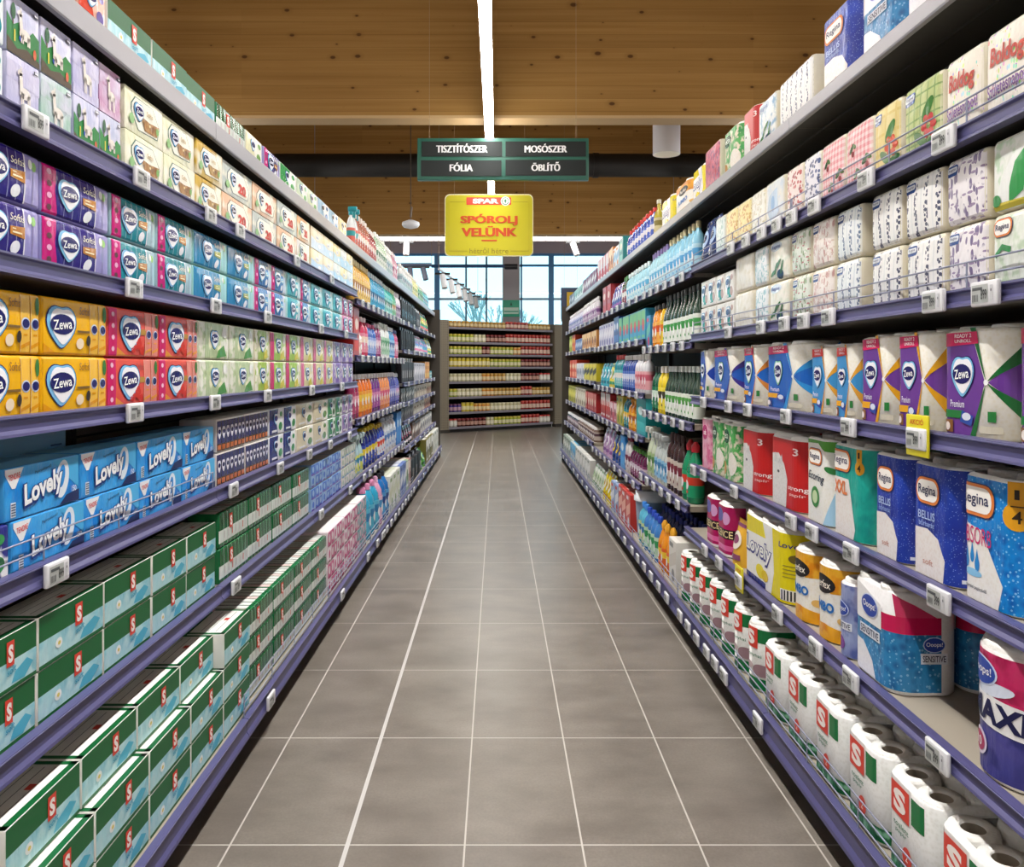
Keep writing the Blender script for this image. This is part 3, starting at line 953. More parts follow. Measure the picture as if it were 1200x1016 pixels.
def brandroll(w, h, d, style='bellis', rolls=2, look=''):
    """regina and similar two-roll packs"""
    A = Art()
    S = Sleeve(w, d, min(w / rolls, d) / 2)
    R = min(S.s + S.a * 1.2, S.reach())
    x0, x1 = -R, R
    base = PAPERFILM('#f0ede6')
    full = lambda m, z0=.004, z1=None, L=1: A.rect(x0, z0, x1, z1 or h - .012, m, L)
    oval = lambda cx, cz, rx, rz, m, L=2: A.ell(cx, cz, rx, rz, m, L, 28)
    if style == 'bellis':
        full(PAT('sparkle', '#1b2f93', '#2746b4', '#9ab4ea'))
        A.poly([(x0, .004), (R * .1, .004), (R * .14, h * .2), (-R * .04, h * .36), (-R * .36, h * .42), (x0, h * .4)], PAPERFILM('#efe6e0'), 2)
        regina(A, -R * .34, h * .74, R * .72, h * .24, 3)
        A.text('BELLIS', -R * .38, h * .53, R * .5, h * .07, P('#bcd0f4'), 3)
        A.text('bőrbarát', -R * .38, h * .46, R * .46, h * .05, P('#9fb8ea'), 3, bold=.01)
        A.text('soft', -R * .34, h * .14, R * .3, h * .05, P('#cf9a8a'), 3)
        A.rect(R * .4, h * .05, R * .7, h * .08, P('#e6ecf6'), 3)
    elif style == 'absorb':
        full(PAT('bubbles', '#1486d8', '#0c62bd', '#a9dcf6', .8))
        A.poly([(x0, .004), (R * .2, .004), (R * .3, h * .2), (R * .02, h * .4), (-R * .2, h * .56), (x0, h * .62)], PAPERFILM('#f2eee6'), 2)
        regina(A, -R * .34, h * .78, R * .95, h * .26, 3)
        A.ell(R * .5, h * .72, R * .2, h * .1, P('#e8a416'), 3)
        A.rect(R * .38, h * .76, R * .62, h * .97, P('#e8a416'), 3)
        A.text('1', R * .5, h * .88, R * .06, h * .07, P('#2a1c08'), 4)
        A.text('4', R * .5, h * .72, R * .12, h * .09, P('#2a1c08'), 4)
        A.rect(R * .42, h * .79, R * .58, h * .8, P('#5a3c10'), 4)
        A.text('ABSORB', -R * .34, h * .51, R * .78, h * .13, P('#d02c72'), 4, bold=.0)
        for x, z, q in ((-.56, .3, .06), (-.42, .34, .05), (-.3, .29, .06)):
            A.ell(R * x, h * z, R * q, h * q * .9, P('#1a86d2'), 3)
            A.poly([(R * (x - q), h * z), (R * (x + q), h * z), (R * x, h * (z + .12))], P('#1a86d2'), 3)
        A.ell(-R * .42, h * .22, R * .24, h * .03, P('#8cc8ee'), 3)
        A.text('háztartási papírtörlő', -R * .36, h * .11, R * .6, h * .035, P('#2a2c44'), 4, bold=.01)
    elif style == 'ecoring':
        full(PAPERFILM('#f1efe4'))
        A.poly([(x0, h - .012), (x1, h - .012), (x1, h * .82), (R * .2, h * .84), (-R * .1, h * .92), (x0, h * .9)], FILM('#5aa03c'), 2)
        regina(A, -R * .28, h * .76, R * .8, h * .2, 3)
        A.text('Ecoring', -R * .24, h * .52, R * .86, h * .12, P('#22324a'), 3, rot=-.06, shear=.2, bold=.01)
        A.ell(R * .36, h * .63, R * .18, h * .035, P('#2f7d3c'), 3, rot=-.3)
        A.ell(-R * .28, h * .3, R * .24, h * .12, P('#3f8f45'), 3)
        A.ell(-R * .28, h * .3, R * .15, h * .075, P('#cfe2b4'), 4)
        A.poly([(R * .14, .004), (x1, .004), (x1, h * .6), (R * .46, h * .4)], FILM('#a9d4ee'), 2)
    elif style == 'xxl':
        full(PAT('wash', '#13a08f', '#29b5a4', '#0f8f86', .5))
        A.poly([(x0, .004), (-R * .02, .004), (R * .04, h * .12), (-R * .1, h * .42), (-R * .2, h * .62), (x0, h * .62)], PAPERFILM('#efe6dd'), 2)
        regina(A, -R * .5, h * .8, R * .78, h * .24, 3)
        A.ell(R * .16, h * .76, R * .11, h * .07, P('#e3a01a'), 3)
        A.rect(R * .1, h * .8, R * .22, h * .95, P('#e3a01a'), 3)
        A.text('4', R * .16, h * .76, R * .08, h * .07, P('#2a1c08'), 4)
        A.text('1', R * .16, h * .89, R * .04, h * .06, P('#2a1c08'), 4)
        A.text('XXL', -R * .5, h * .52, R * .5, h * .14, P('#e8844c'), 4, bold=.04)
    elif style == 'red':
        full(P('#c9201f', .35))
        A.poly([(x0, .004), (-R * .16, .004), (-R * .1, h * .4), (-R * .24, h * .6), (-R * .5, h * .74), (x0, h * .7)], PAPERFILM('#d9d6d0'), 2)
        A.poly([(-R * .72, h * .6), (-R * .66, h * .74), (-R * .58, h * .66), (-R * .42, h * .66), (-R * .34, h * .74), (-R * .3, h * .58)], PAPERFILM('#c9c6c2'), 3)
        A.ell(-R * .5, h * .48, R * .05, h * .02, P('#3a3a3a'), 4)
        A.text('3', R * .2, h * .8, R * .14, h * .1, P('#f4e4e0'), 3)
        A.text('strong', R * .2, h * .3, R * .5, h * .07, P('#f8efec'), 3)
        A.text('papír', R * .2, h * .22, R * .4, h * .05, P('#f0cfc8'), 3)
        for k in range(6):
            A.rect(R * .7, h * (.3 + .07 * k), R * .9, h * (.315 + .07 * k), P('#e8a8a0'), 3)
    elif style == 'green':
        full(PAT('wash', '#2f9a48', '#5cb45a', '#e9dfc8', 1.3))
        A.ell(-R * .3, h * .75, R * .3, h * .12, FILM('#0f5a34'), 2)
        A.text('eco', -R * .3, h * .75, R * .3, h * .08, P('#f0f0e4'), 3)
        A.ell(R * .2, h * .3, R * .3, h * .2, PAPERFILM('#ece2d2'), 2)
        A.ell(-R * .5, h * .2, R * .2, h * .12, FILM('#d8a46a'), 2)
    elif style == 'pink':
        full(PAT('wash', '#e79ab4', '#f2c4d2', '#d86a94', .9))
        A.ell(-R * .1, h * .7, R * .4, h * .14, FILM('#c23a78'), 2)
        A.text('soft', -R * .1, h * .7, R * .4, h * .1, P('#fff0f4'), 3)
    elif style == 'silence':
        full(FILM('#b3195c'))
        A.ell(-R * .2, h * .76, R * .34, h * .13, FILM('#5a4fa4'), 2)
        A.ell(R * .3, h * .72, R * .2, h * .12, FILM('#d9a0d0'), 2)
        A.rect(x0, h * .34, x1, h * .52, FILM('#2a1420'), 2)
        A.text('SILENCE', 0, h * .43, R * 1.2, h * .13, P('#f0d9a0'), 3)
        A.rect(x0, h * .12, x1, h * .22, FILM('#e668a4'), 2)
        A.rect(x0, .004, x1, h * .06, FILM('#f0e6ea'), 2)
    elif style == 'yellow':
        full(FILM('#e9d81a'))
        A.poly([(x0, .004), (R * .1, .004), (R * .2, h * .34), (R * .14, h - .012), (-R * .2, h - .012), (-R * .1, h * .74), (x0, h * .7)], PAPERFILM('#efeee8'), 2)
        A.text('Lovely', -R * .38, h * .5, R * 1.02, h * .34, P('#3a3f8c'), 3, bold=.07, shear=.1)
        A.text('Lovely', -R * .385, h * .51, R * .97, h * .28, P('#fbfbf6'), 4, bold=.02, shear=.1)
        A.ell(-R * .3, h * .22, R * .16, h * .1, FILM('#f0dc3c'), 3)
        A.ell(-R * .12, h * .2, R * .12, h * .08, FILM('#e0c020'), 4)
        A.rect(x0, .004, -R * .1, h * .1, FILM('#28307a'), 3)
        A.text('Lovely', R * .56, h * .78, R * .4, h * .1, P('#33357c'), 3, shear=.1)
        A.ell(R * .62, h * .62, R * .1, h * .06, P('#6a5a16'), 3)
        for k in range(4):
            A.rect(R * .44, h * (.36 + .05 * k), R * .8, h * (.375 + .05 * k), P('#9a8a1a'), 3)
        A.rect(R * .4, h * .05, R * .78, h * .2, P('#f2f0e6'), 3)
        for k in range(8):
            A.rect(R * (.42 + .042 * k), h * .06, R * (.44 + .042 * k), h * .19, P('#242424'), 4)
    elif style == 'jumbo':
        full(PAPERFILM('#f2ecdc'))
        A.poly([(x0, h - .012), (x1, h - .012), (x1, h * .66), (R * .2, h * .62), (-R * .3, h * .78), (x0, h * .7)], PAT('wash', '#eda51c', '#f3bd3a', '#e08a10', .6), 2)
        A.poly([(x0, .004), (x1, .004), (x1, h * .14), (0, h * .22), (x0, h * .16)], PAT('wash', '#eda51c', '#f3bd3a', '#e08a10', .6), 2)
        A.ell(-R * .1, h * .72, R * .42, h * .12, P('#1e1a1e'), 3)
        A.text('Perfex', -R * .1, h * .72, R * .6, h * .1, P('#fff8ea'), 4)
        A.text('JUMBO', -R * .16, h * .42, R * .9, h * .16, P('#1f74c4'), 4, bold=.04)
        A.ell(R * .5, h * .3, R * .14, h * .05, P('#eec06a'), 3)
    elif style == 'smalloops':
        full(PAT('wash', '#7c86b8', '#a6b2d6', '#5a68a8', .8))
        ooops(A, -R * .2, h * .62, R * .8, h * .2, 3)
        A.rect(-R * .6, h * .36, R * .3, h * .46, P('#eef0f6'), 3)
        A.text('SENSITIVE', -R * .15, h * .41, R * .8, h * .07, P('#1c2450'), 4)
        A.ell(-R * .2, h * .18, R * .24, h * .09, FILM('#7a3f92'), 3)
    return rollpack('paper_roll_pack', 'paper roll pack', look, w, h, d, rolls, 1, base, A, shift=.2 if style in ('absorb', 'green', 'pink') else .12 if rolls == 1 else .55)

def maxi(w, h, d, look=''):
    A = Art()
    R = w / 2 * math.pi * .62
    A.rect(-R, h * .62, R, h * .93, PAT('wash', '#c41f5c', '#d43a70', '#b01850', .6), 1)
    A.rect(-R, .008, R, h * .4, PAT('wash', '#3d3d86', '#57539c', '#2f3078', .6), 1)
    A.rect(-R, h * .4, R, h * .62, FILM('#cf2f66'), 1)
    A.poly([(-R * .5, h * .42), (R * .44, h * .36), (R * .44, h * .59), (-R * .5, h * .65)], PAPERFILM('#f3f1f0'), 3)
    A.text('MAXI', -R * .03, h * .505, R * .78, h * .17, P('#17194a'), 5, bold=.04, rot=-.05)
    ooops(A, -R * .22, h * .78, R * .56, h * .22, 4)
    A.ell(-R * .02, h * .67, R * .26, h * .05, FILM('#dfe6f6'), 3, rot=.15)
    A.ell(-R * .24, h * .24, R * .15, h * .1, P('#e4d9ec'), 4)
    A.ell(-R * .24, h * .24, R * .115, h * .075, P('#b2295c'), 5)
    A.text('10', -R * .24, h * .24, R * .12, h * .07, P('#ffffff'), 6)
    return rollpack('paper_roll_pack', 'paper roll', look, w, h, d, 1, 1, PAPERFILM('#efe9e4'), A, lip=.02, shift=.1)

def sensitive(w, h, d, look=''):
    """tall toilet paper pack: white above, magenta line, wet blue below"""
    A = Art()
    S = Sleeve(w, d, .05)
    R = S.reach()
    A.rect(-R, .01, R, h * .58, PAT('bubbles', '#2f86bd', '#175f99', '#9fd2ec', .62), 1)
    A.poly([(-S.s - S.a * .4, .01), (S.s * .5, .01), (S.s * .2, h * .2), (-S.s * .6, h * .34), (-S.s - S.a * .4, h * .36)], PAPERFILM('#eceaf0'), 2)
    A.rect(-R, h * .58, R, h * .74, FILM('#cf1f56'), 1)
    A.poly([(-S.s - S.a * .4, h * .56), (S.s, h * .56), (S.s, h * .8), (-S.s - S.a * .4, h * .95)], PAPERFILM('#f2f0ef'), 3)
    for sg in (-1, 1):
        A.poly([(sg * (S.s + S.a * .5), h * .74), (sg * (S.s + S.a + .05), h * .74), (sg * (S.s + S.a), h * .86), (sg * (S.s + S.a * .4), h * .95)], FILM('#d23a66'), 2)
        ooops(A, sg * (S.s + S.a + (S.d - 2 * S.rc) * .72), h * .49, .05, .035, 3)
        A.rect(sg * (S.s + S.a + (S.d - 2 * S.rc) * .72) - .03, h * .31, sg * (S.s + S.a + (S.d - 2 * S.rc) * .72) + .03, h * .41, P('#e9eef6'), 3)
        A.text('SENSITIVE', sg * (S.s + S.a + (S.d - 2 * S.rc) * .72), h * .36, .052, h * .06, P('#171c44'), 4)
    ooops(A, 0, h * .73, .085, .055, 5)
    A.rect(-.05, h * .42, .05, h * .52, P('#e6ebf4'), 4)
    A.text('SENSITIVE', 0, h * .47, .09, h * .07, P('#1c2450'), 5)
    return rollpack('toilet_paper_pack', 'toilet paper pack', look, w, h, d, 2, 2, PAPERFILM('#f1efee'), A, rc=.05, lip=.02)

def esse_toilet(w, h, d, look='', ny=2):
    A = Art()
    S = Sleeve(w, d, w / 4)
    R = S.s + S.a
    A.poly([(-R * .62, h * .62), (R * .1, h * .62), (R * .1, h * .98), (-R * .62, h * .98)], FILM('#f4f3ef'), 1)
    A.rect(-R * .95, h * .68, -R * .62, h * .93, FILM('#17753f'), 1)
    A.rect(R * .1, h * .66, R * .46, h * .93, FILM('#17753f'), 1)
    esse(A, -R * .26, h * .78, R * .62, h * .32, 3)
    A.text('toalett', -R * .22, h * .53, R * .5, h * .055, P('#3f7a58'), 3, bold=.01)
    A.text('papír', -R * .22, h * .46, R * .36, h * .05, P('#3f7a58'), 3, bold=.01)
    A.ell(-R * .02, h * .28, R * .15, h * .1, P('#d3402f'), 3)
    A.text('2', -R * .02, h * .28, R * .08, h * .08, P('#f4dcd4'), 4)
    A.rect(-R * .98, .01, R * 1.2, h * .2, PAT('wash', '#17753f', '#0f6234', '#7fb894', 1.4), 2)
    return rollpack('toilet_paper_pack', 'toilet paper pack', look, w, h, d, 2, ny, PAPERFILM('#e6e5e0'), A, rc=w / 4, sleeve_h=h - .004, lip=.016, shift=.15)

def esse_kitchen(w, h, d, look='', ny=2):
    A = Art()
    S = Sleeve(w, d, w / 2)
    R = S.s + S.a
    A.rect(-R * 1.1, h * .72, R * 1.1, h * .92, FILM('#17753f'), 1)
    A.rect(-R * 1.1, .008, R * 1.1, h * .2, FILM('#17753f'), 1)
    esse(A, -R * .2, h * .78, R * .56, h * .3, 3)
    A.text('konyhai', -R * .1, h * .52, R * .6, h * .06, P('#3f7a58'), 3, bold=.01)
    A.ell(R * .2, h * .32, R * .3, h * .09, FILM('#9a7a80'), 2)
    A.ell(-R * .3, h * .36, R * .2, h * .05, FILM('#c9b4b4'), 2)
    return rollpack('kitchen_roll_pack', 'kitchen roll pack', look, w, h, d, 1, ny, PAPERFILM('#e8e6df'), A, rc=w / 2, lip=.02, shift=.28)

# ---- cleaning goods further along: bottles, jugs, cartons, pouches
def bottle(w, h, d, body='#1c8f9e', cap='#f2f2f2', label='#f2f4f0', accent='#d23a2c', form='tall', look='', glass=False):
    r = w / 2
    sy = min(1.0, d / w)
    bm = P(body, .22, coat=.3)
    if form == 'tall':
        prof = [(.0, 0), (r * .9, 0), (r, .008), (r, h * .62), (r * .82, h * .74), (r * .36, h * .83), (r * .34, h * .87)]
        lab = (.1, .56)
        capp = [(r * .42, h * .865), (r * .42, h * .985), (r * .34, h)]
    elif form == 'jug':
        prof = [(.0, 0), (r * .94, 0), (r, .01), (r * .98, h * .5), (r * .9, h * .72), (r * .5, h * .86), (r * .36, h * .89)]
        lab = (.12, .6)
        capp = [(r * .46, h * .88), (r * .46, h * .97), (r * .36, h)]
    elif form == 'squat':
        prof = [(.0, 0), (r * .95, 0), (r, .006), (r, h * .74), (r * .9, h * .8), (r * .86, h * .82)]
        lab = (.12, .66)
        capp = [(r * .92, h * .81), (r * .92, h * .97), (r * .86, h)]
    elif form == 'spray':
        prof = [(.0, 0), (r * .92, 0), (r, .008), (r * .96, h * .5), (r * .6, h * .66), (r * .3, h * .74), (r * .3, h * .78)]
        lab = (.08, .46)
        capp = None
    elif form == 'glass':
        prof = [(.0, 0), (r * .92, 0), (r, .008), (r, h * .52), (r * .8, h * .64), (r * .38, h * .76), (r * .34, h * .9)]
        lab = (.08, .5)
        capp = [(r * .42, h * .89), (r * .42, h * .985), (r * .36, h)]
    else:                                    # 'duck': angled neck
        prof = [(.0, 0), (r * .9, 0), (r, .008), (r, h * .56), (r * .74, h * .68), (r * .42, h * .8), (r * .4, h * .84)]
        lab = (.1, .5)
        capp = [(r * .5, h * .83), (r * .52, h * .92), (r * .2, h)]
    b = MB()
    b.lathe([(max(.001, q), z) for q, z in prof], bm, 14, (0, d / 2, 0), 1, sy)
    parts = [('body', b.mesh('body'), None)]
    c = MB()
    cm = P(cap, .35)
    if capp:
        c.lathe(capp, cm, 12, (0, d / 2, 0), 1, max(sy, .8))
    else:
        c.lathe([(r * .36, h * .77), (r * .36, h * .84), (r * .26, h * .86)], cm, 10, (0, d / 2, 0))
        c.rbox(-r * .3, r * .3, -d * .16, d * .78, h * .85, h * .97, cm, .006, 0)
        c.box(-r * .16, r * .16, d * .02, d * .14, h * .7, h * .86, cm)
    parts.append(('cap', c.mesh('cap'), None))
    l = MB()
    z0, z1 = h * lab[0], h * lab[1]
    lr = r * 1.015
    n = 14
    l.lathe([(lr, z0), (lr, z1)], P(label, .35), n, (0, d / 2, 0), 1, sy * 1.01, False, False)
    l.lathe([(lr * 1.01, z0 + (z1 - z0) * .5), (lr * 1.01, z0 + (z1 - z0) * .82)], P(accent, .35), n, (0, d / 2, 0), 1, sy * 1.01, False, False)
    ya = d / 2 - r * sy * 1.035
    A = Art()
    A.ell(0, (z0 + z1) / 2, r * .4, (z1 - z0) * .2, P('#fafafa'), 1, 14)
    A.rect(-r * .3, z0 + (z1 - z0) * .16, r * .3, z0 + (z1 - z0) * .26, P(accent), 1)
    A.onto(l, lambda u, v, o: (u, ya - o - .001 + (u / r) ** 2 * r * sy * .5, v), (-r * .2, 0, r * .2))
    parts.append(('label', l.mesh('label'), None))
    return Kind('bottle', 'bottle', look, parts, (w, h, d))

def carton(w, h, d, base='#c4302b', panel='#f0d9c0', accent='#f2c21c', look='', name='carton', style=0):
    A = Art()
    A.rect(-w * .48, h * .04, w * .48, h * .96, P(base, .35), 1)
    if style == 0:
        A.ell(0, h * .66, w * .36, h * .18, P(panel), 2)
        A.ell(0, h * .66, w * .28, h * .12, P(accent), 3)
        A.rect(-w * .36, h * .12, w * .36, h * .36, P(panel), 2)
    elif style == 1:
        A.poly([(-w * .48, h * .3), (w * .48, h * .52), (w * .48, h * .8), (-w * .48, h * .58)], P(panel), 2)
        A.ell(w * .1, h * .22, w * .2, h * .14, P(accent), 3)
        A.rect(-w * .4, h * .82, w * .1, h * .92, P(accent), 2)
    else:
        A.rect(-w * .48, h * .5, w * .48, h * .96, P(panel), 2)
        A.ell(0, h * .5, w * .24, h * .2, P(accent), 3)
        A.rect(-w * .3, h * .1, w * .3, h * .18, P(panel), 2)
    T = Art()
    T.rect(-w * .44, d * .1, w * .44, d * .9, P(panel), 1)
    return boxpack(name, 'box' if name == 'carton' else 'pack', look, w, h, d, P(base, .4), .002, front=A, top=T)

def pouch(w, h, d, base='#e9b21c', panel='#f2efe6', accent='#2c4fa0', look=''):
    mb = MB()
    n, m = 8, 8
    v, f = [], []
    for j in range(m + 1):
        t = j / m
        dd = d / 2 * (1 - t ** 2.2) + .002
        ww = w / 2 * (1 - .08 * math.sin(math.pi * t))
        for sgn in (-1, 1):
            for i in range(n + 1):
                a = -1 + 2 * i / n
                v.append((a * ww, d / 2 + sgn * dd * math.sqrt(max(0, 1 - a * a)) , t * h))
    row = 2 * (n + 1)
    for j in range(m):
        for sgn in (0, 1):
            for i in range(n):
                a = j * row + sgn * (n + 1) + i
                q = (a, a + 1, a + 1 + row, a + row)
                f.append(q if sgn == 0 else q[::-1])
    mb.add(v, f, FILM(base), True)
    A = Art()
    A.ell(0, h * .56, w * .34, h * .2, FILM(panel), 1)
    A.ell(0, h * .58, w * .22, h * .1, FILM(accent), 2)
    A.rect(-w * .36, h * .14, w * .36, h * .26, FILM(accent), 1)
    A.rect(-w * .4, h * .86, w * .4, h * .93, FILM(accent), 1)
    def fn(u, vv, o):
        t = vv / h
        dd = d / 2 * (1 - t ** 2.2) + .002
        a = u / (w / 2)
        return (u, d / 2 - dd * math.sqrt(max(0, 1 - a * a)) - o - .002, vv)
    A.onto(mb, fn, [-w / 2 + w * i / n for i in range(1, n)], [h * i / m for i in range(1, m)])
    return Kind('pouch', 'pouch', look, [('pouch', mb.mesh('pouch'), None)], (w, h, d))

def glove_bag(w, h, d, base='#0b0b10', panel='#1d1e26', accent='#9a9aa2', look=''):
    """flat pack hanging from a header card"""
    mb = MB()
    mb.rbox(-w / 2, w / 2, 0, d, 0, h * .84, P(base, .55, spec=.25), .006, 1, (0, .004, 0))
    A = Art()
    A.rect(-w * .2, h * .2, w * .1, h * .5, FILM(panel), 1)
    A.rect(w * .2, h * .1, w * .24, h * .5, FILM(accent), 1)
    A.onto(mb, lambda u, v, o: (u, -.0045 - o, v))
    parts = [('bag', mb.mesh('bag'), None)]
    c = MB()
    c.box(-w * .3, w * .3, d * .3, d * .5, h * .82, h, P(panel))
    c.box(-w * .2, w * .2, d * .28, d * .3, h * .88, h * .96, P(accent))
    parts.append(('header_card', c.mesh('header_card'), None))
    return Kind('hanging_pack', 'pack', look, parts, (w, h, d))

def bucket(w, h, d, look=''):
    b = MB()
    b.lathe([(w * .4, 0), (w * .46, h * .8)], P('#8fa6bd', .3), 20, (0, d / 2, 0))
    l = MB()
    l.lathe([(w * .5, h * .78), (w * .5, h * .86), (w * .46, h * .88), (w * .46, h * .98), (w * .42, h)], P('#e6ebee', .35), 20, (0, d / 2, 0))
    return Kind('tub', 'tub', look, [('body', b.mesh('body'), None), ('lid', l.mesh('lid'), None)], (w, h, d))

def jar(w, h, d, body='#c8cc5a', cap='#e4d46a', label='#f0ead0', look='', can=False):
    r = w / 2
    b = MB()
    b.lathe([(r * .9, 0), (r, .006), (r, h * .74), (r * .86, h * .84)], P(body, .2), 10, (0, r, 0))
    l = MB()
    l.lathe([(r * 1.02, h * .18), (r * 1.02, h * .62)], P(label, .4), 10, (0, r, 0), cap0=False, cap1=False)
    c = MB()
    c.lathe([(r * .92, h * .82), (r * .92, h * .99), (r * .86, h)], P(cap, .35), 10, (0, r, 0))
    return Kind('jar', 'jar', look, [('body', b.mesh('body'), None), ('label', l.mesh('label'), None), ('lid', c.mesh('lid'), None)], (w, h, d))
# ------------------------------------------------------------------ the room
def floor_mat():
    m, t = newmat('grey_brown_tiles', .36, .45)
    x, y, z = t.xyz(t.obj())
    u = t.math('DIVIDE', t.math('ADD', x, .385), .301)
    v = t.math('DIVIDE', t.math('SUBTRACT', y, 2.08), .6)
    fu, fv = t.math('FRACT', t.math('ADD', u, 40.0)), t.math('FRACT', t.math('ADD', v, 40.0))
    du = t.math('MULTIPLY', t.math('MINIMUM', fu, t.math('SUBTRACT', 1.0, fu)), .301)
    dv = t.math('MULTIPLY', t.math('MINIMUM', fv, t.math('SUBTRACT', 1.0, fv)), .6)
    g = t.math('MAXIMUM', t.math('LESS_THAN', du, .0023), t.math('LESS_THAN', dv, .0022))
    joint = t.math('LESS_THAN', t.math('ABSOLUTE', t.math('ADD', x, .385)), .0058)
    cm = t.n('ShaderNodeCombineXYZ')
    t.l(t.math('FLOOR', t.math('ADD', u, 40.0)), cm.inputs[0])
    t.l(t.math('FLOOR', t.math('ADD', v, 40.0)), cm.inputs[1])
    wn = t.n('ShaderNodeTexWhiteNoise')
    t.l(cm.outputs[0], wn.inputs[0])
    n1 = t.noise(t.scale(t.obj(), (1.6, 2.6, 1)), 2.2, 5, .55)
    n2 = t.noise(t.obj(), 130, 3, .6)
    base = t.mix(t.ramp(n1, .22, .8), '#645d55', '#8f877d')
    base = t.mix(t.math('MULTIPLY', wn.outputs[0], .22), base, '#5c544d')
    base = t.mix(t.math('MULTIPLY', t.ramp(n2, .35, .75), .3), base, '#564e47')
    c = t.mix(g, base, '#b9b3aa')
    c = t.mix(joint, c, '#bfbbb6')
    t.col(c)
    t.l(t.math('ADD', t.math('MULTIPLY', t.ramp(n1, .3, .7), .06), t.math('ADD', .285, t.math('MULTIPLY', g, .3))), t.b.inputs['Roughness'])
    t.bump(t.math('SUBTRACT', n2, t.math('MULTIPLY', g, 2.0)), .06, .002)
    return m

def timber_mat(name, tone='#9c733a', pale='#b38a4e', dark='#7a5526'):
    m, t = newmat(name, .62, .25)
    v = t.obj()
    x, y, z = t.xyz(v)
    grain = t.noise(t.scale(v, (.5, 9, 26)), 1.0, 5, .6)
    lam = t.math('FRACT', t.math('MULTIPLY', z, 9.0))
    seam = t.math('LESS_THAN', lam, .035)
    cm = t.n('ShaderNodeCombineXYZ')
    t.l(t.math('FLOOR', t.math('MULTIPLY', z, 9.0)), cm.inputs[0])
    t.l(t.math('FLOOR', t.math('MULTIPLY', x, .45)), cm.inputs[1])
    wn = t.n('ShaderNodeTexWhiteNoise')
    t.l(cm.outputs[0], wn.inputs[0])
    c = t.mix(t.ramp(grain, .3, .7), tone, pale)
    c = t.mix(t.math('MULTIPLY', wn.outputs[0], .35), c, dark)
    xz = t.n('ShaderNodeCombineXYZ')
    t.l(t.math('MULTIPLY', x, 2.9), xz.inputs[0])
    t.l(t.math('MULTIPLY', z, 4.8), xz.inputs[1])
    w = t.voro(xz.outputs[0], 1.0, 1.0, '2D')
    wc = t.n('ShaderNodeSeparateColor')
    t.l(w.outputs['Color'], wc.inputs[0])
    size = t.math('MULTIPLY', t.math('GREATER_THAN', wc.outputs[0], .3), t.math('MULTIPLY', wc.outputs[1], .085))
    knot = t.ramp(t.math('SUBTRACT', size, w.outputs['Distance']), -.015, .02)
    halo = t.ramp(t.math('SUBTRACT', t.math('MULTIPLY', size, 2.2), w.outputs['Distance']), -.05, .09)
    c = t.mix(t.math('MULTIPLY', halo, .35), c, dark)
    c = t.mix(t.math('MULTIPLY', knot, .85), c, '#4a2a12')
    c = t.mix(t.math('MULTIPLY', seam, .55), c, dark)
    t.col(c)
    t.bump(grain, .08, .004)
    return m

mb = MB()
mb.box(-8, 8, -4, 19, -.1, 0, floor_mat())
structure('floor', mb)
TIMBER = timber_mat('glued_timber')
mb = MB()
mb.box(-8, 8, -4, 19, 6.0, 6.2, timber_mat('roof_boards'))
structure('ceiling', mb)
PALE = P('#d9d6d8', .7)
for nm, b in (('wall_left', (-8.2, -8, -4, 19, 0, 6)), ('wall_right', (8, 8.2, -4, 19, 0, 6)), ('wall_near', (-8, 8, -4.2, -4, 0, 6))):
    mb = MB()
    mb.box(*b, PALE)
    structure(nm, mb)
WTOP, WSILL = 3.86, .5
mb = MB()
mb.box(-8, 8, 18.8, 19, 0, WSILL, PALE)
mb.box(-8, 8, 18.8, 19, WTOP, 6, P('#b9aebc', .7))
structure('wall_far', mb)
mb = MB()
mb.box(-8, 8, 7.04, 7.23, 3.40, 5.9, TIMBER, 0)
mb.box(-8, 8, 7.035, 7.235, 3.385, 3.41, P('#c9a878', .6))  # paler strip: light on the beam's underside put into the colour
structure('trim_1', mb)
mb = MB()
mb.box(-8, 8, 13.3, 13.5, 3.40, 5.9, TIMBER, 0)
structure('trim_2', mb)
mb = MB()
mb.box(.115, .5, 18.2, 18.6, 0, 6, P('#b8b2ba', .7))
structure('trim_3', mb)

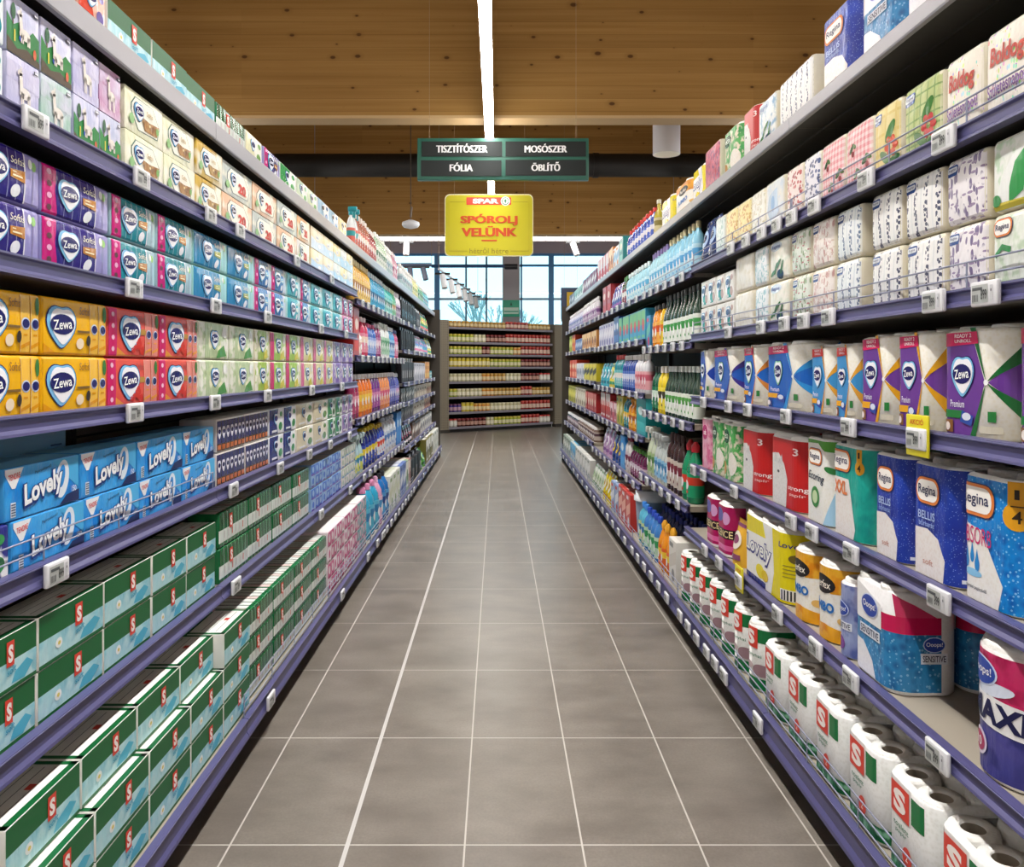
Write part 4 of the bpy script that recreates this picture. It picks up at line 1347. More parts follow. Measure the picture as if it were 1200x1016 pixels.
BLUEF = P('#4f94d0', .4)  # frame blue lightened, window glare put into the colour
def glass_mat():
    m = bpy.data.materials.new('window_glass')
    m.use_nodes = True
    nt = m.node_tree
    nt.nodes.clear()
    o = nt.nodes.new('ShaderNodeOutputMaterial')
    mx = nt.nodes.new('ShaderNodeMixShader')
    tr = nt.nodes.new('ShaderNodeBsdfTransparent')
    gl = nt.nodes.new('ShaderNodeBsdfGlossy')
    tr.inputs[0].default_value = (.93, .98, 1, 1)
    gl.inputs['Roughness'].default_value = .02
    mx.inputs[0].default_value = .06
    nt.links.new(tr.outputs[0], mx.inputs[1])
    nt.links.new(gl.outputs[0], mx.inputs[2])
    nt.links.new(mx.outputs[0], o.inputs[0])
    return m
GLASS = glass_mat()
xs = [-8, -6.71, -4.06, -1.405, 1.247, 3.9, 6.55, 8]
for i in range(len(xs) - 1):
    a, b = xs[i], xs[i + 1]
    root = bpy.data.objects.new('window_%d' % (i + 1), None)
    COL.objects.link(root)
    root.location = ((a + b) / 2, 18.86, WSILL)
    root['kind'] = 'structure'
    c = (a + b) / 2
    hw = (b - a) / 2
    f = MB()
    hh = WTOP - WSILL
    f.box(-hw, -hw + .06, -.05, .05, 0, hh, BLUEF)
    f.box(hw - .06, hw, -.05, .05, 0, hh, BLUEF)
    f.box(-hw, hw, -.04, .04, 0, .06, BLUEF)
    f.box(-hw, hw, -.04, .04, hh - .05, hh, BLUEF)
    f.box(-hw, hw, -.03, .03, 2.78 - WSILL, 2.83 - WSILL, P('#a9b4c4', .4))
    f.box(-hw, hw, -.03, .03, 3.56 - WSILL, 3.61 - WSILL, BLUEF)
    for q in (-.73, -.257, .554):
        if a < q < b:
            f.box(q - c - .022, q - c + .022, -.03, .03, 0, hh, P('#7ea4c4', .4))  # thin bars paled the same way, glare in the colour
    o = bpy.data.objects.new('frame', f.mesh('frame'))
    COL.objects.link(o)
    o.parent = root
    g = MB()
    g.box(-hw + .02, hw - .02, -.005, .005, .02, hh - .02, GLASS)
    o = bpy.data.objects.new('pane', g.mesh('pane'))
    COL.objects.link(o)
    o.parent = root

# ground and bare trees beyond the glass
mb = MB()
mb.box(-40, 40, 19.2, 60, -.3, -.12, P('#a9b3ae', .9))
structure('outside_ground', mb)
HAZY_BARK = P('#a9c6c6', .9)  # pale teal bark: haze and glare outside put into the colour
def tree(x, y, hgt, seed, label):
    rr = random.Random(seed)
    t = MB()
    t.tube((0, 0, 0), (.1, 0, hgt * .5), .09, HAZY_BARK, 7)
    br = MB()
    def grow(p, d, L, r, n):
        q = (p[0] + d[0] * L, p[1] + d[1] * L, p[2] + d[2] * L)
        br.tube(p, q, r, HAZY_BARK, 5)
        if n:
            for _ in range(3):
                e = Vector((d[0] + rr.uniform(-.55, .55), d[1] + rr.uniform(-.55, .55), d[2] + rr.uniform(-.1, .3))).normalized()
                grow(q, e, L * .72, r * .62, n - 1)
    for k in range(4):
        a = k * 1.57 + rr.uniform(-.4, .4)
        grow((.1, 0, hgt * (.42 + .03 * k)), Vector((math.cos(a) * .5, math.sin(a) * .5, 1)).normalized(), hgt * .2, .05, 3)
    r = bpy.data.objects.new('bare_tree', None)
    COL.objects.link(r)
    r.location = (x, y, -.12)
    for n, m in (('trunk', t), ('branches', br)):
        o = bpy.data.objects.new(n, m.mesh(n))
        COL.objects.link(o)
        o.parent = r
    tagit(r, label, 'tree', 'trees outside the windows')
tree(-.55, 24.5, 3.6, 3, 'bare tree outside the window, behind the middle of the jar rack')
tree(.35, 27.0, 3.5, 9, 'bare tree outside, partly behind the grey column')
tree(-2.9, 26.0, 3.4, 5, 'bare tree outside the window beyond the left shelving')

# ------------------------------------------------------------------ lamps
def lamp_line(x, y0, y1, z, w, s, label):
    r = bpy.data.objects.new('linear_light', None)
    COL.objects.link(r)
    r.location = (x, (y0 + y1) / 2, z)
    L = (y1 - y0) / 2
    hmb = MB()
    hmb.box(-w / 2, w / 2, -L, L, .03, .075, P('#e8e8e8', .4))
    d = MB()
    d.box(-w / 2, w / 2, -L + .01, L - .01, -.012, .03, EMIT('#fffaf4', s))
    c = MB()
    for k in range(4):
        yy = -L + .4 + k * (2 * L - .8) / 3
        c.tube((0, yy, .075), (0, yy, 5.99 - z), .004, P('#9a9a9a'), 5)
    for n, m in (('housing', hmb), ('diffuser', d), ('suspension_wire', c)):
        o = bpy.data.objects.new(n, m.mesh(n))
        COL.objects.link(o)
        o.parent = r
    tagit(r, label, 'ceiling light')
lamp_line(-.069, -3.2, 12.6, 3.2, .07, LED, 'long glowing white light line hung along the middle of the aisle')
for x, lb in ((-2.75, 'unseen light line added over the aisle beyond the left shelving'), (2.65, 'unseen light line added over the aisle beyond the right shelving'),
              (-5.4, 'unseen light line added second aisle over beyond the left shelving'), (5.3, 'unseen light line added second aisle over beyond the right shelving')):
    lamp_line(x, -3.2, 12.6, 3.2, .07, LED_SIDE, lb)  # lamps out of view, added to light the timber beams
r = bpy.data.objects.new('cross_light', None)
COL.objects.link(r)
r.location = (0, 13.75, 3.39)
a, b = MB(), MB()
a.box(-7.8, 7.8, -.05, .05, .03, .07, P('#dcdcdc', .4))
b.box(-7.8, 7.8, -.05, .05, -.01, .03, EMIT('#fff8f0', 22))
for n, m in (('housing', a), ('diffuser', b)):
    o = bpy.data.objects.new(n, m.mesh(n))
    COL.objects.link(o)
    o.parent = r
tagit(r, 'white light line across the shop in front of the windows', 'ceiling light')

def multi(name, label, cat, loc, parts, rz=0.0, group=None):
    r = bpy.data.objects.new(name, None)
    COL.objects.link(r)
    r.location = loc
    r.rotation_euler = (0, 0, rz)
    for p in parts:
        o = bpy.data.objects.new(p[0], p[1].mesh(p[0]))
        COL.objects.link(o)
        o.parent = r
    tagit(r, label, cat, group)
    return r
WIRE = P('#a08a6a', .5)
def wires(pts, top):
    out = []
    for x, z in pts:
        m = MB()
        m.tube((x, 0, z), (x, 0, top), .0014, WIRE, 5)
        out.append(('wire', m))
    return out

# ------------------------------------------------------------------ hanging signs
GREENF, DARKP = P('#2f6656', .35), P('#232827', .5, spec=.3)
fr = MB()
fr.box(-.6875, .6875, 0, .05, 0, .335, GREENF, .004)
ps = []
for i, (tx, cx, cz, tw) in enumerate((('TISZTÍTÓSZER', -.33, .245, .405), ('MOSÓSZER', .342, .245, .335), ('FÓLIA', -.335, .094, .18), ('ÖBLÍTŐ', .342, .098, .225))):
    p = MB()
    p.box(cx - .322, cx + .322, -.006, 0, cz - .058 - (.0 if i < 2 else .006), cz + .062, DARKP)
    A = Art()
    th = .072 if tx != 'FÓLIA' and tx != 'MOSÓSZER' else .07
    for q, dx in enumerate((-.0035, 0, .0035)):
        A.text(tx, cx + dx, cz + .008, tw, th, P('#f4f4f2', .5), 1 + q, bold=.0)
    A.onto(p, lambda u, v, o: (u, -.006 - o * 1.5, v))
    ps.append(('panel', p))
multi('aisle_sign', 'green framed hanging aisle sign with four dark panels of white words', 'sign', ((589.5 - 583) * 6.5 / F, 6.5, 2.726), [('frame', fr)] + ps + wires([(-.59, .335), (.585, .335)], 3.3))

yb = MB()
YEL = P('#c6bc1c', .4)
oc = []
for cx, cz, a0 in ((.36, .525, 0), (-.36, .525, 90), (-.36, .05, 180), (.36, .05, 270)):
    oc += [(cx + .05 * math.cos(math.radians(a0 + 15 * i)), cz + .05 * math.sin(math.radians(a0 + 15 * i))) for i in range(7)]
yb.extrude(oc, 0, .02, P('#efe9c0', .4))
A = Art()
A.rrect(-.402, .008, .402, .567, .045, YEL, 1)
A.rect(-.208, .475, .205, .545, P('#d9382a'), 2)
A.rect(-.2, .482, .1, .538, P('#de4a38'), 3)
A.text('SPAR', -.03, .51, .24, .045, P('#fbeee6'), 4, bold=.05)
A.ell(.152, .51, .043, .043, P('#f4f6f0'), 3, 24)
A.ell(.152, .51, .034, .034, P('#1b7a48'), 4, 24)
A.ell(.152, .51, .027, .027, P('#f4f6f0'), 5, 24)
A.poly([(.152, .533), (.166, .505), (.157, .505), (.157, .492), (.147, .492), (.147, .505), (.138, .505)], P('#1b7a48'), 6)
for q, dx in enumerate((-.005, 0, .005)):
    A.text('SPÓROLJ', dx, .338, .52, .108, P('#c8481a'), 3 + q, bold=.015)
    A.text('VELÜNK', .003 + dx, .232, .505, .098, P('#c8481a'), 3 + q, bold=.015)
A.rrect(-.07, .138, .075, .153, .006, P('#c8481a'), 3)
A.text('hétről hétre', 0, .052, .36, .052, P('#8a7c1a'), 3, bold=.0)
for s in (-1, 1):
    A.rect(min(s * .2, s * .37), .047, max(s * .2, s * .37), .051, P('#8a7c1a'), 3)
A.rect(-.36, .5, -.22, .503, P('#8a7c1a'), 3)
A.rect(.22, .5, .36, .503, P('#8a7c1a'), 3)
A.rect(-.372, .05, -.369, .52, P('#b5a31c'), 3)
A.rect(.369, .05, .372, .52, P('#b5a31c'), 3)
A.onto(yb, lambda u, v, o: (u, -.0005 - o * 1.5, v))
multi('promotion_sign', 'yellow hanging sign with orange words, below the green aisle sign', 'sign', (-.079, 7.5, 2.25), [('board', yb)] + wires([(-.32, .57), (.33, .57)], 3.3))

# duct, downlight, dome, spotlights and small things near the windows
m = MB()
m.tube((-7.9, 0, 0), (7.9, 0, 0), .17, P('#1d1c1c', .5), 24)
j = []
for x in (-6, -3.6, -1.0, 1.45, 3.9, 6.3):
    q = MB()
    q.tube((x - .04, 0, 0), (x + .04, 0, 0), .182, P('#151414', .5), 24)
    j.append(('clamp', q))
multi('air_duct', 'black round air duct running across in front of the second timber beam', 'duct', (0, 12.0, 4.21), [('pipe', m)] + j)
m, q, c = MB(), MB(), MB()
m.lathe([(.15, 0), (.15, 1.1), (.001, 1.1)], P('#d8d6da', .4), 28, cap0=False)
q.lathe([(.001, .03), (.075, .03), (.148, .002)], P('#f2ead8', .3), 28, cap0=False, cap1=False)
c.tube((0, 0, 1.1), (0, 0, 6 - 3.585), .02, P('#b8b8b8'), 8)
multi('cylinder_downlight', 'white cylinder downlight hanging beside the black duct above the right shelving', 'ceiling light', (1.876, 9.0, 3.585), [('housing', m), ('reflector', q), ('stem', c)])
m, c = MB(), MB()
m.lathe([(.02, -.05), (.09, -.03), (.11, .0), (.105, .03), (.03, .06)], P('#dfe3ea', .3), 24)
c.tube((0, 0, .06), (0, 0, 3.0), .006, P('#40382e'), 6)
c.tube((0, 0, .1), (.01, 0, .22), .014, P('#6a5b4a'), 6)
multi('pendant_dome', 'small white dome hanging on a cord left of the yellow sign', 'sensor', (-1.07, 10.0, 2.98), [('dome', m), ('cord', c)])
def spot(x, y, z, tilt, label, grp=None, col='#f0eff2', top=None):
    m, b, t = MB(), MB(), MB()
    m.tube((0, 0, 0), (tilt, -.06, -.22), .05, P(col, .35), 14)
    b.box(-.12, .12, -.03, .03, 0, .03, P('#2a2a2c'))
    if top:
        t.tube((0, 0, .03), (0, 0, top - z), .006, WIRE, 5)
    multi('track_spotlight', label, 'spotlight', (x, y, z), [('lamp_head', m), ('adapter', b)] + ([('wire', t)] if top else []), 0, grp)
spot(-1.56, 13.9, 3.35, .0, 'white spotlight under the cross light, left of the yellow sign', top=5.99)
spot(1.29, 13.9, 3.35, .07, 'white spotlight under the cross light, right of the yellow sign', top=5.99)
def rail(a, b, label, col, w=.03):
    m, t = MB(), MB()
    m.tube(a, b, w, P(col, .4), 8)
    for p in (a, b):
        t.tube(p, (p[0], p[1], 6.0), .004, WIRE, 5)
    multi('spotlight_track', label, 'track', (0, 0, 0), [('rail', m), ('wire', t)])
rail((-.91, 12.6, 2.75), (-.43, 17.7, 2.75), 'white spotlight track running towards the windows', '#dfe3ea', .02)
for k, nm in enumerate(('first', 'second', 'third', 'fourth', 'fifth', 'sixth')):
    f = (k + .4) / 6
    spot(-.91 + .48 * f, 12.6 + 5.1 * f, 2.698, .04, nm + ' white spotlight on the track running towards the windows', col='#e9edf2')
rail((-1.98, 15.0, 3.12), (-1.22, 15.0, 3.12), 'short dark spotlight track across the left window', '#5a6a84')
spot(-1.62, 15.0, 3.055, .02, 'grey spotlight at the left of the short track', col='#6d7488')
spot(-1.38, 15.0, 3.055, .06, 'grey spotlight at the right of the short track', col='#6d7488')
m, e = MB(), MB()
m.tube((-1.32, 0, 0), (.3, 0, 0), .033, P('#1d4a7c', .4), 10)
e.tube((.14, 0, -.01), (.4, 0, -.01), .055, P('#23252c', .4), 12)
multi('pipe_arm', 'dark blue pipe arm across the windows with a black end', 'pipe', (0, 16.2, 3.24), [('pipe', m), ('end_piece', e)] + wires([(-1.2, .03), (-.2, .03)], 2.76))
m = MB()
m.box(-.185, .185, 0, .03, 0, .36, P('#2fae8c', .4), .005)
A = Art()
A.rect(-.16, .06, .16, .2, P('#cfeee2'), 1)
A.rect(-.15, .1, .15, .125, P('#2fae8c'), 2)
A.poly([(-.03, .24), (.03, .24), (.0, .32)], P('#0f6a50'), 1)
A.onto(m, lambda u, v, o: (u, -.001 - o * 2, v))
multi('exit_sign', 'small green hanging sign in front of the grey column', 'sign', (.295, 17.5, 2.31), [('board', m)] + wires([(-.15, .36), (.15, .36)], 3.685))
m, p = MB(), MB()
m.box(-.15, .15, 0, .03, 0, .52, P('#39435e', .5), .004)
p.box(-.06, .12, -.008, 0, .17, .45, P('#c9a51c', .4))
A = Art()
A.ell(.07, .3, .03, .04, P('#4a3a14'), 1)
A.rect(-.05, .2, .06, .24, P('#7a5a18'), 1)
A.onto(p, lambda u, v, o: (u, -.009 - o, v))
multi('hanging_board', 'dark blue hanging board with a yellow poster above the far right shelves', 'sign', (1.13, 12.5, 1.93), [('board', m), ('poster', p)] + wires([(-.1, .52), (.1, .52)], 4.065))

# ------------------------------------------------------------------ shelving
RAIL_P = P('#52507b', .38)
RAIL_T = P('#a9a8ae', .35, metal=.25)
BOARD = P('#a39a8a', .5)
RIB_SHADE = P('#2c2925', .55)  # underside ribs, and shade painted beneath the upper shelves
CHROME = P('#9a9fb4', .4, metal=.3)
def back_mat(hexc):
    k = ('back', hexc)
    if k not in _M:
        m, t = newmat('shelf_back_panel', .6, .3)
        x, y, z = t.xyz(t.obj())
        ln = t.math('LESS_THAN', t.math('FRACT', t.math('MULTIPLY', z, 4.0)), .03)
        t.col(t.mix(ln, hexc, '#26231f'))
        _M[k] = m
    return _M[k]
D0 = 1.1
def along(mbx, prof, x0, x1, mat):
    n = len(prof)
    v = [(x0, y, z) for y, z in prof] + [(x1, y, z) for y, z in prof]
    f = [(i, n + i, n + (i + 1) % n, (i + 1) % n) for i in range(n)] + [tuple(range(n)), tuple(range(n, 2 * n))[::-1]]
    mbx.add(v, f, mat)
def bay(side, y0, y1, levels, label, ends=(), guards=(), back='#5a544c'):
    """levels: (z top, rail height, front distance, kind of rail)"""
    L = (y1 - y0) / 2 - .0015
    parts = []
    m = MB()
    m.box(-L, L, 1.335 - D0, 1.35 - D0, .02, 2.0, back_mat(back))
    parts.append(('back_panel', m, None))
    zb, rb, xb, _ = levels[0]
    m = MB()
    m.box(-L, L, xb + .05 - D0, 1.33 - D0, 0, zb - rb - .002, P('#1c1b1d', .6))
    parts.append(('plinth', m, None))
    for sg in (-1, 1):
        m = MB()
        m.box(sg * L - (.03 if sg > 0 else 0), sg * L + (0 if sg > 0 else .03), 1.315 - D0, 1.335 - D0, .05, 2.0, P('#3a3631', .5))
        parts.append(('upright', m, None))
    for z, rh, xf, rk in levels:
        m = MB()
        m.box(-L, L, xf + .002 - D0, 1.33 - D0, z - .034, z - LIP, BOARD if z < 1.0 else P('#8b857c', .5))
        if z > 1.6:
            for q in (.1, .2, .3):
                m.box(-L, L, xf + q - D0, xf + q + .012 - D0, z - .040, z - .034, RIB_SHADE)
            m.box(-L, L, xf + .012 - D0, 1.32 - D0, z - .0345, z - .0341, RIB_SHADE)  # dark sheet painting the shade on the shelf's underside
        parts.append(('shelf', m, None))
        si = len(parts) - 1
        m = MB()
        f = xf - D0
        if rk == 'top':
            prof = [(f + .012, 0), (f, 0), (f - .002, -.004), (f - .002, -rh + .004), (f, -rh), (f + .012, -rh)]
        else:
            prof = [(f + .012, .0), (f, .0), (f - .008, -.001), (f - .009, -.006), (f - .004, -.009), (f - .004, -rh * .7), (f - .011, -rh * .86), (f - .012, -rh), (f + .012, -rh)]
        along(m, [(y, z + dz) for y, dz in prof], -L, L, RAIL_T if rk == 'top' else RAIL_P)
        if rk != 'top':
            m.box(-L, L, f - .0095, f - .0075, z - .0045, z - .0025, P('#77779f', .3))
        parts.append(('price_rail', m, si))
        if z in guards:
            g = MB()
            hs = (.022, .05) if z > .3 else (.02, .045, .07)
            for q in hs:
                g.tube((-L, f + .006, z + q), (L, f + .006, z + q), .002, CHROME, 6)
            nn = max(2, int(round((2 * L) / .3)))
            for i in range(nn + 1):
                xx = -L + .004 + (2 * L - .008) * i / nn
                g.tube((xx, f + .006, z - LIP + .0005), (xx, f + .006, z + hs[-1]), .002, CHROME, 6)
            parts.append(('wire_guard', g, si))
    for e in ends:
        m = MB()
        x = L if e > 0 else -L
        m.box(min(x, x + e * .03), max(x, x + e * .03), xb - D0 + .02, 1.35 - D0, 0, 2.02, P('#4a443c', .5))
        parts.append(('end_panel', m, None))
    meshes = [(n, mm.mesh(n), pi) for n, mm, pi in parts]
    r = spawn('shelving_bay', meshes, (-D0 if side == 'L' else D0, (y0 + y1) / 2, 0), ROT[side])
    tagit(r, label, 'shelving', 'gondola shelving along the aisle')
    return r

XL, XR = .87, .90
S = {1: .1425, 2: .549, 3: .852, 4: 1.139, 5: 1.431, 6: 1.70, 7: 1.981}
LV = [(S[1], .06, .777, 'p'), (S[2], .044, .856, 'p'), (S[3], .042, XL, 'p'), (S[4], .038, XL, 'p'), (S[5], .039, XL, 'p'), (S[6], .044, XL, 'p'), (S[7], .054, XL, 'top')]
LVA = [(S[1], .06, .777, 'p'), (.547, .04, .86, 'p'), (.905, .04, XL, 'p'), (1.30, .04, XL, 'p'), (1.651, .04, XL, 'p'), (S[7], .054, XL, 'top')]
LVB = [(S[1], .06, .777, 'p'), (.47, .04, .86, 'p'), (.72, .035, XL, 'p'), (.89, .035, XL, 'p'), (1.08, .035, XL, 'p'), (1.39, .035, XL, 'p'), (1.655, .035, XL, 'p'), (S[7], .054, XL, 'top')]
Q = {1: .16, 2: .492, 3: .781, 4: 1.094, 5: 1.378, 6: 1.694, 7: 1.996}
RV = [(Q[1], .075, .828, 'p'), (Q[2], .036, .87, 'p'), (Q[3], .036, XR, 'p'), (Q[4], .036, XR, 'p'), (Q[5], .036, XR, 'p'), (Q[6], .036, XR, 'p'), (Q[7], .04, XR, 'top')]
RVA = [(Q[1], .075, .828, 'p'), (.588, .038, .88, 'p'), (.967, .038, XR, 'p'), (1.345, .034, XR, 'p'), (1.675, .034, XR, 'p'), (Q[7], .04, XR, 'top')]
RVB = [(Q[1], .075, .828, 'p'), (.50, .036, .88, 'p'), (.795, .036, XR, 'p'), (1.065, .036, XR, 'p'), (1.40, .034, XR, 'p'), (1.675, .034, XR, 'p'), (Q[7], .04, XR, 'top')]
RVC = [(Q[1], .075, .828, 'p'), (.53, .036, .88, 'p'), (.80, .036, XR, 'p'), (1.095, .036, XR, 'p'), (1.41, .034, XR, 'p'), (1.675, .034, XR, 'p'), (Q[7], .04, XR, 'top')]
nm = ['first', 'second', 'third', 'fourth', 'fifth', 'sixth', 'seventh', 'eighth', 'ninth', 'tenth']
for k in range(9):
    y0, y1 = 1.25 * k, 1.25 * (k + 1)
    if k == 0:
        y0 = .6
    lv = LV if y1 < 5.1 else LVA if y1 < 7.6 else LVB
    what = 'tissues' if y1 < 5.1 else 'cleaning bottles' if y1 < 7.6 else 'hanging packs and cartons'
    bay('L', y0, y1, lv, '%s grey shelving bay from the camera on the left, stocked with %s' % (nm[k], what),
        ends=(1,) if k == 8 else (), guards=(S[3],) if k < 2 else (S[1],) if y1 < 7.6 else (), back='#8c8376' if y1 < 5.1 else '#2c2823')  # farther back panels darker, their shade put into the colour
ys = [.6, 1.25, 2.5, 3.75, 5.0, 6.25, 7.5, 8.75, 10.0, 10.66]
for k in range(9):
    y0, y1 = ys[k], ys[k + 1]
    lv = RV if y1 < 3.8 else RVA if y1 < 5.1 else RVB if y1 < 7.6 else RVC
    what = 'paper goods' if y1 < 3.8 else 'dishwashing bottles' if y1 < 5.1 else 'cartons and bottles'
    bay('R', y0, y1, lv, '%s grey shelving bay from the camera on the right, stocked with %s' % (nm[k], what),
        ends=(1,) if k == 0 else (-1,) if k == 8 else (), guards=(Q[1], Q[5], Q[6]) if y1 < 3.8 else (Q[1], 1.675) if y1 < 5.1 else (Q[1],), back='#7d7468' if y1 < 3.8 else '#2a2723')  # back panels past the paper goods have shade in their colour

# ------------------------------------------------------------------ electronic price tags
def price_tag(w, h, d, promo=False):
    b = MB()
    b.rbox(-w / 2, w / 2, 0, d, -h / 2, h / 2, P('#e6e6e8', .35), .004, 0)
    s = MB()
    A = Art()
    A.rect(-w * .42, -h * .36, w * .2, h * .36, P('#b9bcb8', .3), 1)
    A.rect(-w * .38, h * .14, w * .0, h * .26, P('#55585a'), 2)
    for k in range(5):
        A.rect(-w * (.38 - .05 * k), -h * .3, -w * (.36 - .05 * k), -h * .02, P('#4a4c4e'), 2)
    A.text('899', w * .06, -h * .04, w * .22, h * .4, P('#2e3032'), 3)
    A.rect(w * .27, -h * .3, w * .38, h * .3, P('#cfcfd2'), 1)
    A.ell(w * .325, h * .1, w * .025, h * .06, P('#7a7a80'), 2, 10)
    A.onto(s, lambda u, v, o: (u, -o - .0002, v))
    parts = [('housing', b.mesh('housing'), None), ('screen', s.mesh('screen'), None)]
    if promo:
        c = MB()
        c.rbox(-w * .56, w * .56, d * .4, d * .9, -h * .8, h * 1.1, P('#e3d624', .4), .003, 0)
        B = Art()
        B.text('AKCIÓ', 0, h * .8, w * .7, h * .3, P('#d46a1c'), 1, bold=.02)
        B.onto(c, lambda u, v, o: (u, d * .4 - o, v))
        parts.append(('yellow_card', c.mesh('yellow_card'), None))
    return Kind('price_tag', 'price tag', 'yellow promotion card with electronic price tag' if promo else 'white electronic price tag', parts, (w, h, d))
LN = {1: 'bottom left shelf', 2: 'sixth left shelf', 3: 'fifth left shelf', 4: 'fourth left shelf', 5: 'third left shelf', 6: 'second left shelf', 7: 'top left shelf'}
RN = {1: 'bottom right shelf', 2: 'sixth right shelf', 3: 'fifth right shelf', 4: 'fourth right shelf', 5: 'third right shelf', 6: 'second right shelf', 7: 'top right shelf'}
TAG = kind(price_tag, .082, .046, .010)
PROMO = kind(price_tag, .082, .0462, .010, promo=True)
def tags(side, shelf, z, rh, xf, ylist, promo=()):
    for i, y in enumerate(ylist):
        put(side, shelf, PROMO if i in promo else TAG, y, z - rh * .5 - .001, xf - .0235)
def LY(px, X):
    return X * F / (583.0 - px)
def RY(px, X):
    return X * F / (px - 583.0)
def ltag(n, xf, rh, pxs):
    tags('L', LN[n], S[n], rh, xf, [LY(p, xf) for p in pxs])
def rtag(n, xf, rh, pxs, promo=()):
    tags('R', RN[n], Q[n], rh, xf, [RY(p, xf) for p in pxs], promo)
ltag(6, XL, .044, (30, 157, 240, 275, 343, 385))
ltag(5, XL, .039, (148, 246, 308, 372, 402))
ltag(4, XL, .038, (149, 245, 308, 361, 397))
ltag(3, XL, .042, (55, 267, 323, 358, 383, 406))
ltag(2, .856, .044, (270, 372, 407))
ltag(1, .777, .06, (311, 397, 428, 447))
rtag(6, XR, .036, (1117, 1024, 962, 935, 917, 899, 880, 862))
rtag(5, XR, .036, (1167, 1105, 979, 949, 926, 898, 859))
rtag(4, XR, .036, (1085, 1003, 928, 882, 859, 829), (0,))
rtag(3, XR, .036, (1111, 1006, 959, 934, 866, 829, 817))
rtag(2, .87, .036, (1110, 1006, 964, 918, 872, 848, 831), (4,))
rtag(1, .828, .075, (895,))
FARL, FARR = 'cleaner shelving on the left', 'household shelving on the right'
def many(side, lv, y0, y1, step, name):
    for i, (z, rh, xf, rk) in enumerate(lv):
        if rk == 'top':
            continue
        n = int((y1 - y0) / step)
        tags(side, name[i], z, rh, xf, [y0 + (k + .5) * (y1 - y0) / n for k in range(n)])
def lev(n, where):
    return ['%s %s' % (('lowest', 'second lowest', 'third lowest', 'fourth lowest', 'fifth lowest', 'sixth lowest', 'seventh lowest', 'eighth lowest')[i] if i < n - 1 else 'top', where) for i in range(n)]
NLA, NLB = lev(6, 'left cleaner shelf'), lev(8, 'far left shelf')
NRA, NRB, NRC = lev(6, 'right dish shelf'), lev(7, 'right carton shelf'), lev(7, 'far right shelf')
many('L', LVA, 5.02, 7.48, .21, NLA)
many('L', LVB, 7.52, 11.2, .46, NLB)
many('R', RVA, 3.78, 4.98, .2, NRA)
many('R', RVB, 5.02, 7.48, .27, NRB)
many('R', RVC, 7.52, 10.6, .44, NRC)
tags('R', 'lowest right dish shelf', Q[1], .075, .828, [2.9, 3.02, 3.14, 3.3, 3.45, 3.6])

# ------------------------------------------------------------------ goods, near bays on the left
rj = random.Random(11)
def row(side, shelf, z, X, lh, segs, depth=.12, rows=1, layers=2, gap=.003, back=.0):
    """segs: (pixel column a, pixel column b, factory, style or list of styles by layer, count)"""
    conv = LY if side == 'L' else RY
    for a, b, fn, st, n in segs:
        ya, yb = sorted((conv(a, X), conv(b, X)))
        if side == 'L' and ya < 5.0:
            yb = min(yb, 4.992)
        p = (yb - ya) / n
        for i in range(n):
            for l in range(layers):
                s = st[(l + i) % len(st)] if isinstance(st, list) else st
                for r in range(rows):
                    k = kind(fn, p - gap, lh - .002, depth, **s)
                    put(side, shelf, k, ya + (i + .5) * p, z + .001 + l * lh, X + back + r * (depth + .012) + rj.uniform(0, .004),
                        ('lower', 'upper', 'top')[l] if layers > 1 else '', r)
PXL = XL + .018
row('L', LN[6], S[6], PXL, .110, [
    (8, 47.5, animal_cube, [dict(sky='#b9b8dc', look='lilac tissue cube with white alpaca'), dict(sky='#b5b9d8', hill='#1e7a3a', look='green hill tissue cube with white sheep')], 1),
    (-40, 7, dualpack, dict(a='#e2801c', b='#dfe9ea', c='#1f9aa0', look='orange and teal pack at the frame edge'), 1),
    (48, 85.5, animal_cube, [dict(sky='#9fc8b4', look='mint tissue cube with white alpaca'), dict(sky='#c2c4e2', hill='#1d7d34', look='tissue cube with sheep on green slope')], 1),
    (86, 117, animal_cube, [dict(sky='#b9bede', hill='#21833c', look='tissue cube with sheep and green trees'), dict(sky='#b4b2dc', look='violet tissue cube with standing alpaca')], 1),
    (117.5, 143, animal_cube, [dict(sky='#b4bcd8', hill='#2a8a40', look='tissue cube with lone sheep in meadow'), dict(sky='#c58ab4', look='pink tissue cube with white alpaca')], 1)], .11, layers=2)
row('L', LN[6], S[6], PXL, .106, [
    (146, 229, tissue_box, dict(look='cream tissue box with brown octagon picture'), 2),
    (229.5, 261, tissue_box, dict(base='#c9a63a', swash='#a8882a', rim='#6a5a1c', look='gold tissue box with octagon picture'), 1),
    (261.5, 348, tissue_box, [dict(base='#e2b896', num=True, rim='#8a6a4a', look='peach tissue box with red number'), dict(base='#b9c2bd', num=True, rim='#6a7a80', look='grey tissue box with red number')], 3),
    (348.5, 363, tissue_box, [dict(base='#d9d6d2', num=True, rim='#6a7a80', look='pale grey tissue box with red number'), dict(base='#e8b27e', num=True, rim='#9a6a4a', look='orange tissue box with red number')], 1),
    (364.5, 391, fade_box, [dict(look='cream and blue fading tissue box'), dict(top='#e6d3b0', low='#c3d6ea', look='beige and blue fading tissue box')], 2),
    (391.5, 418.5, fade_box, [dict(top='#c9d8da', low='#a9d3ec', look='pale blue fading tissue box'), dict(top='#e8d27a', low='#b9dcea', look='yellow and blue fading tissue box')], 3)], .12)
PU = dict(look='purple tissue bundle with pink end')
TE = dict(main='#0f8796', end='#a3c4cc', look='teal tissue bundle with pink end')
BT = dict(main='#1583b6', strip=None, end='#9fd4cf', band='#9aa63a', look='blue tissue bundle with green band')
PB = dict(main='#1b6cb8', end='#d9e2ee', band='#8fc0e2', look='blue tissue bundle with pink end')
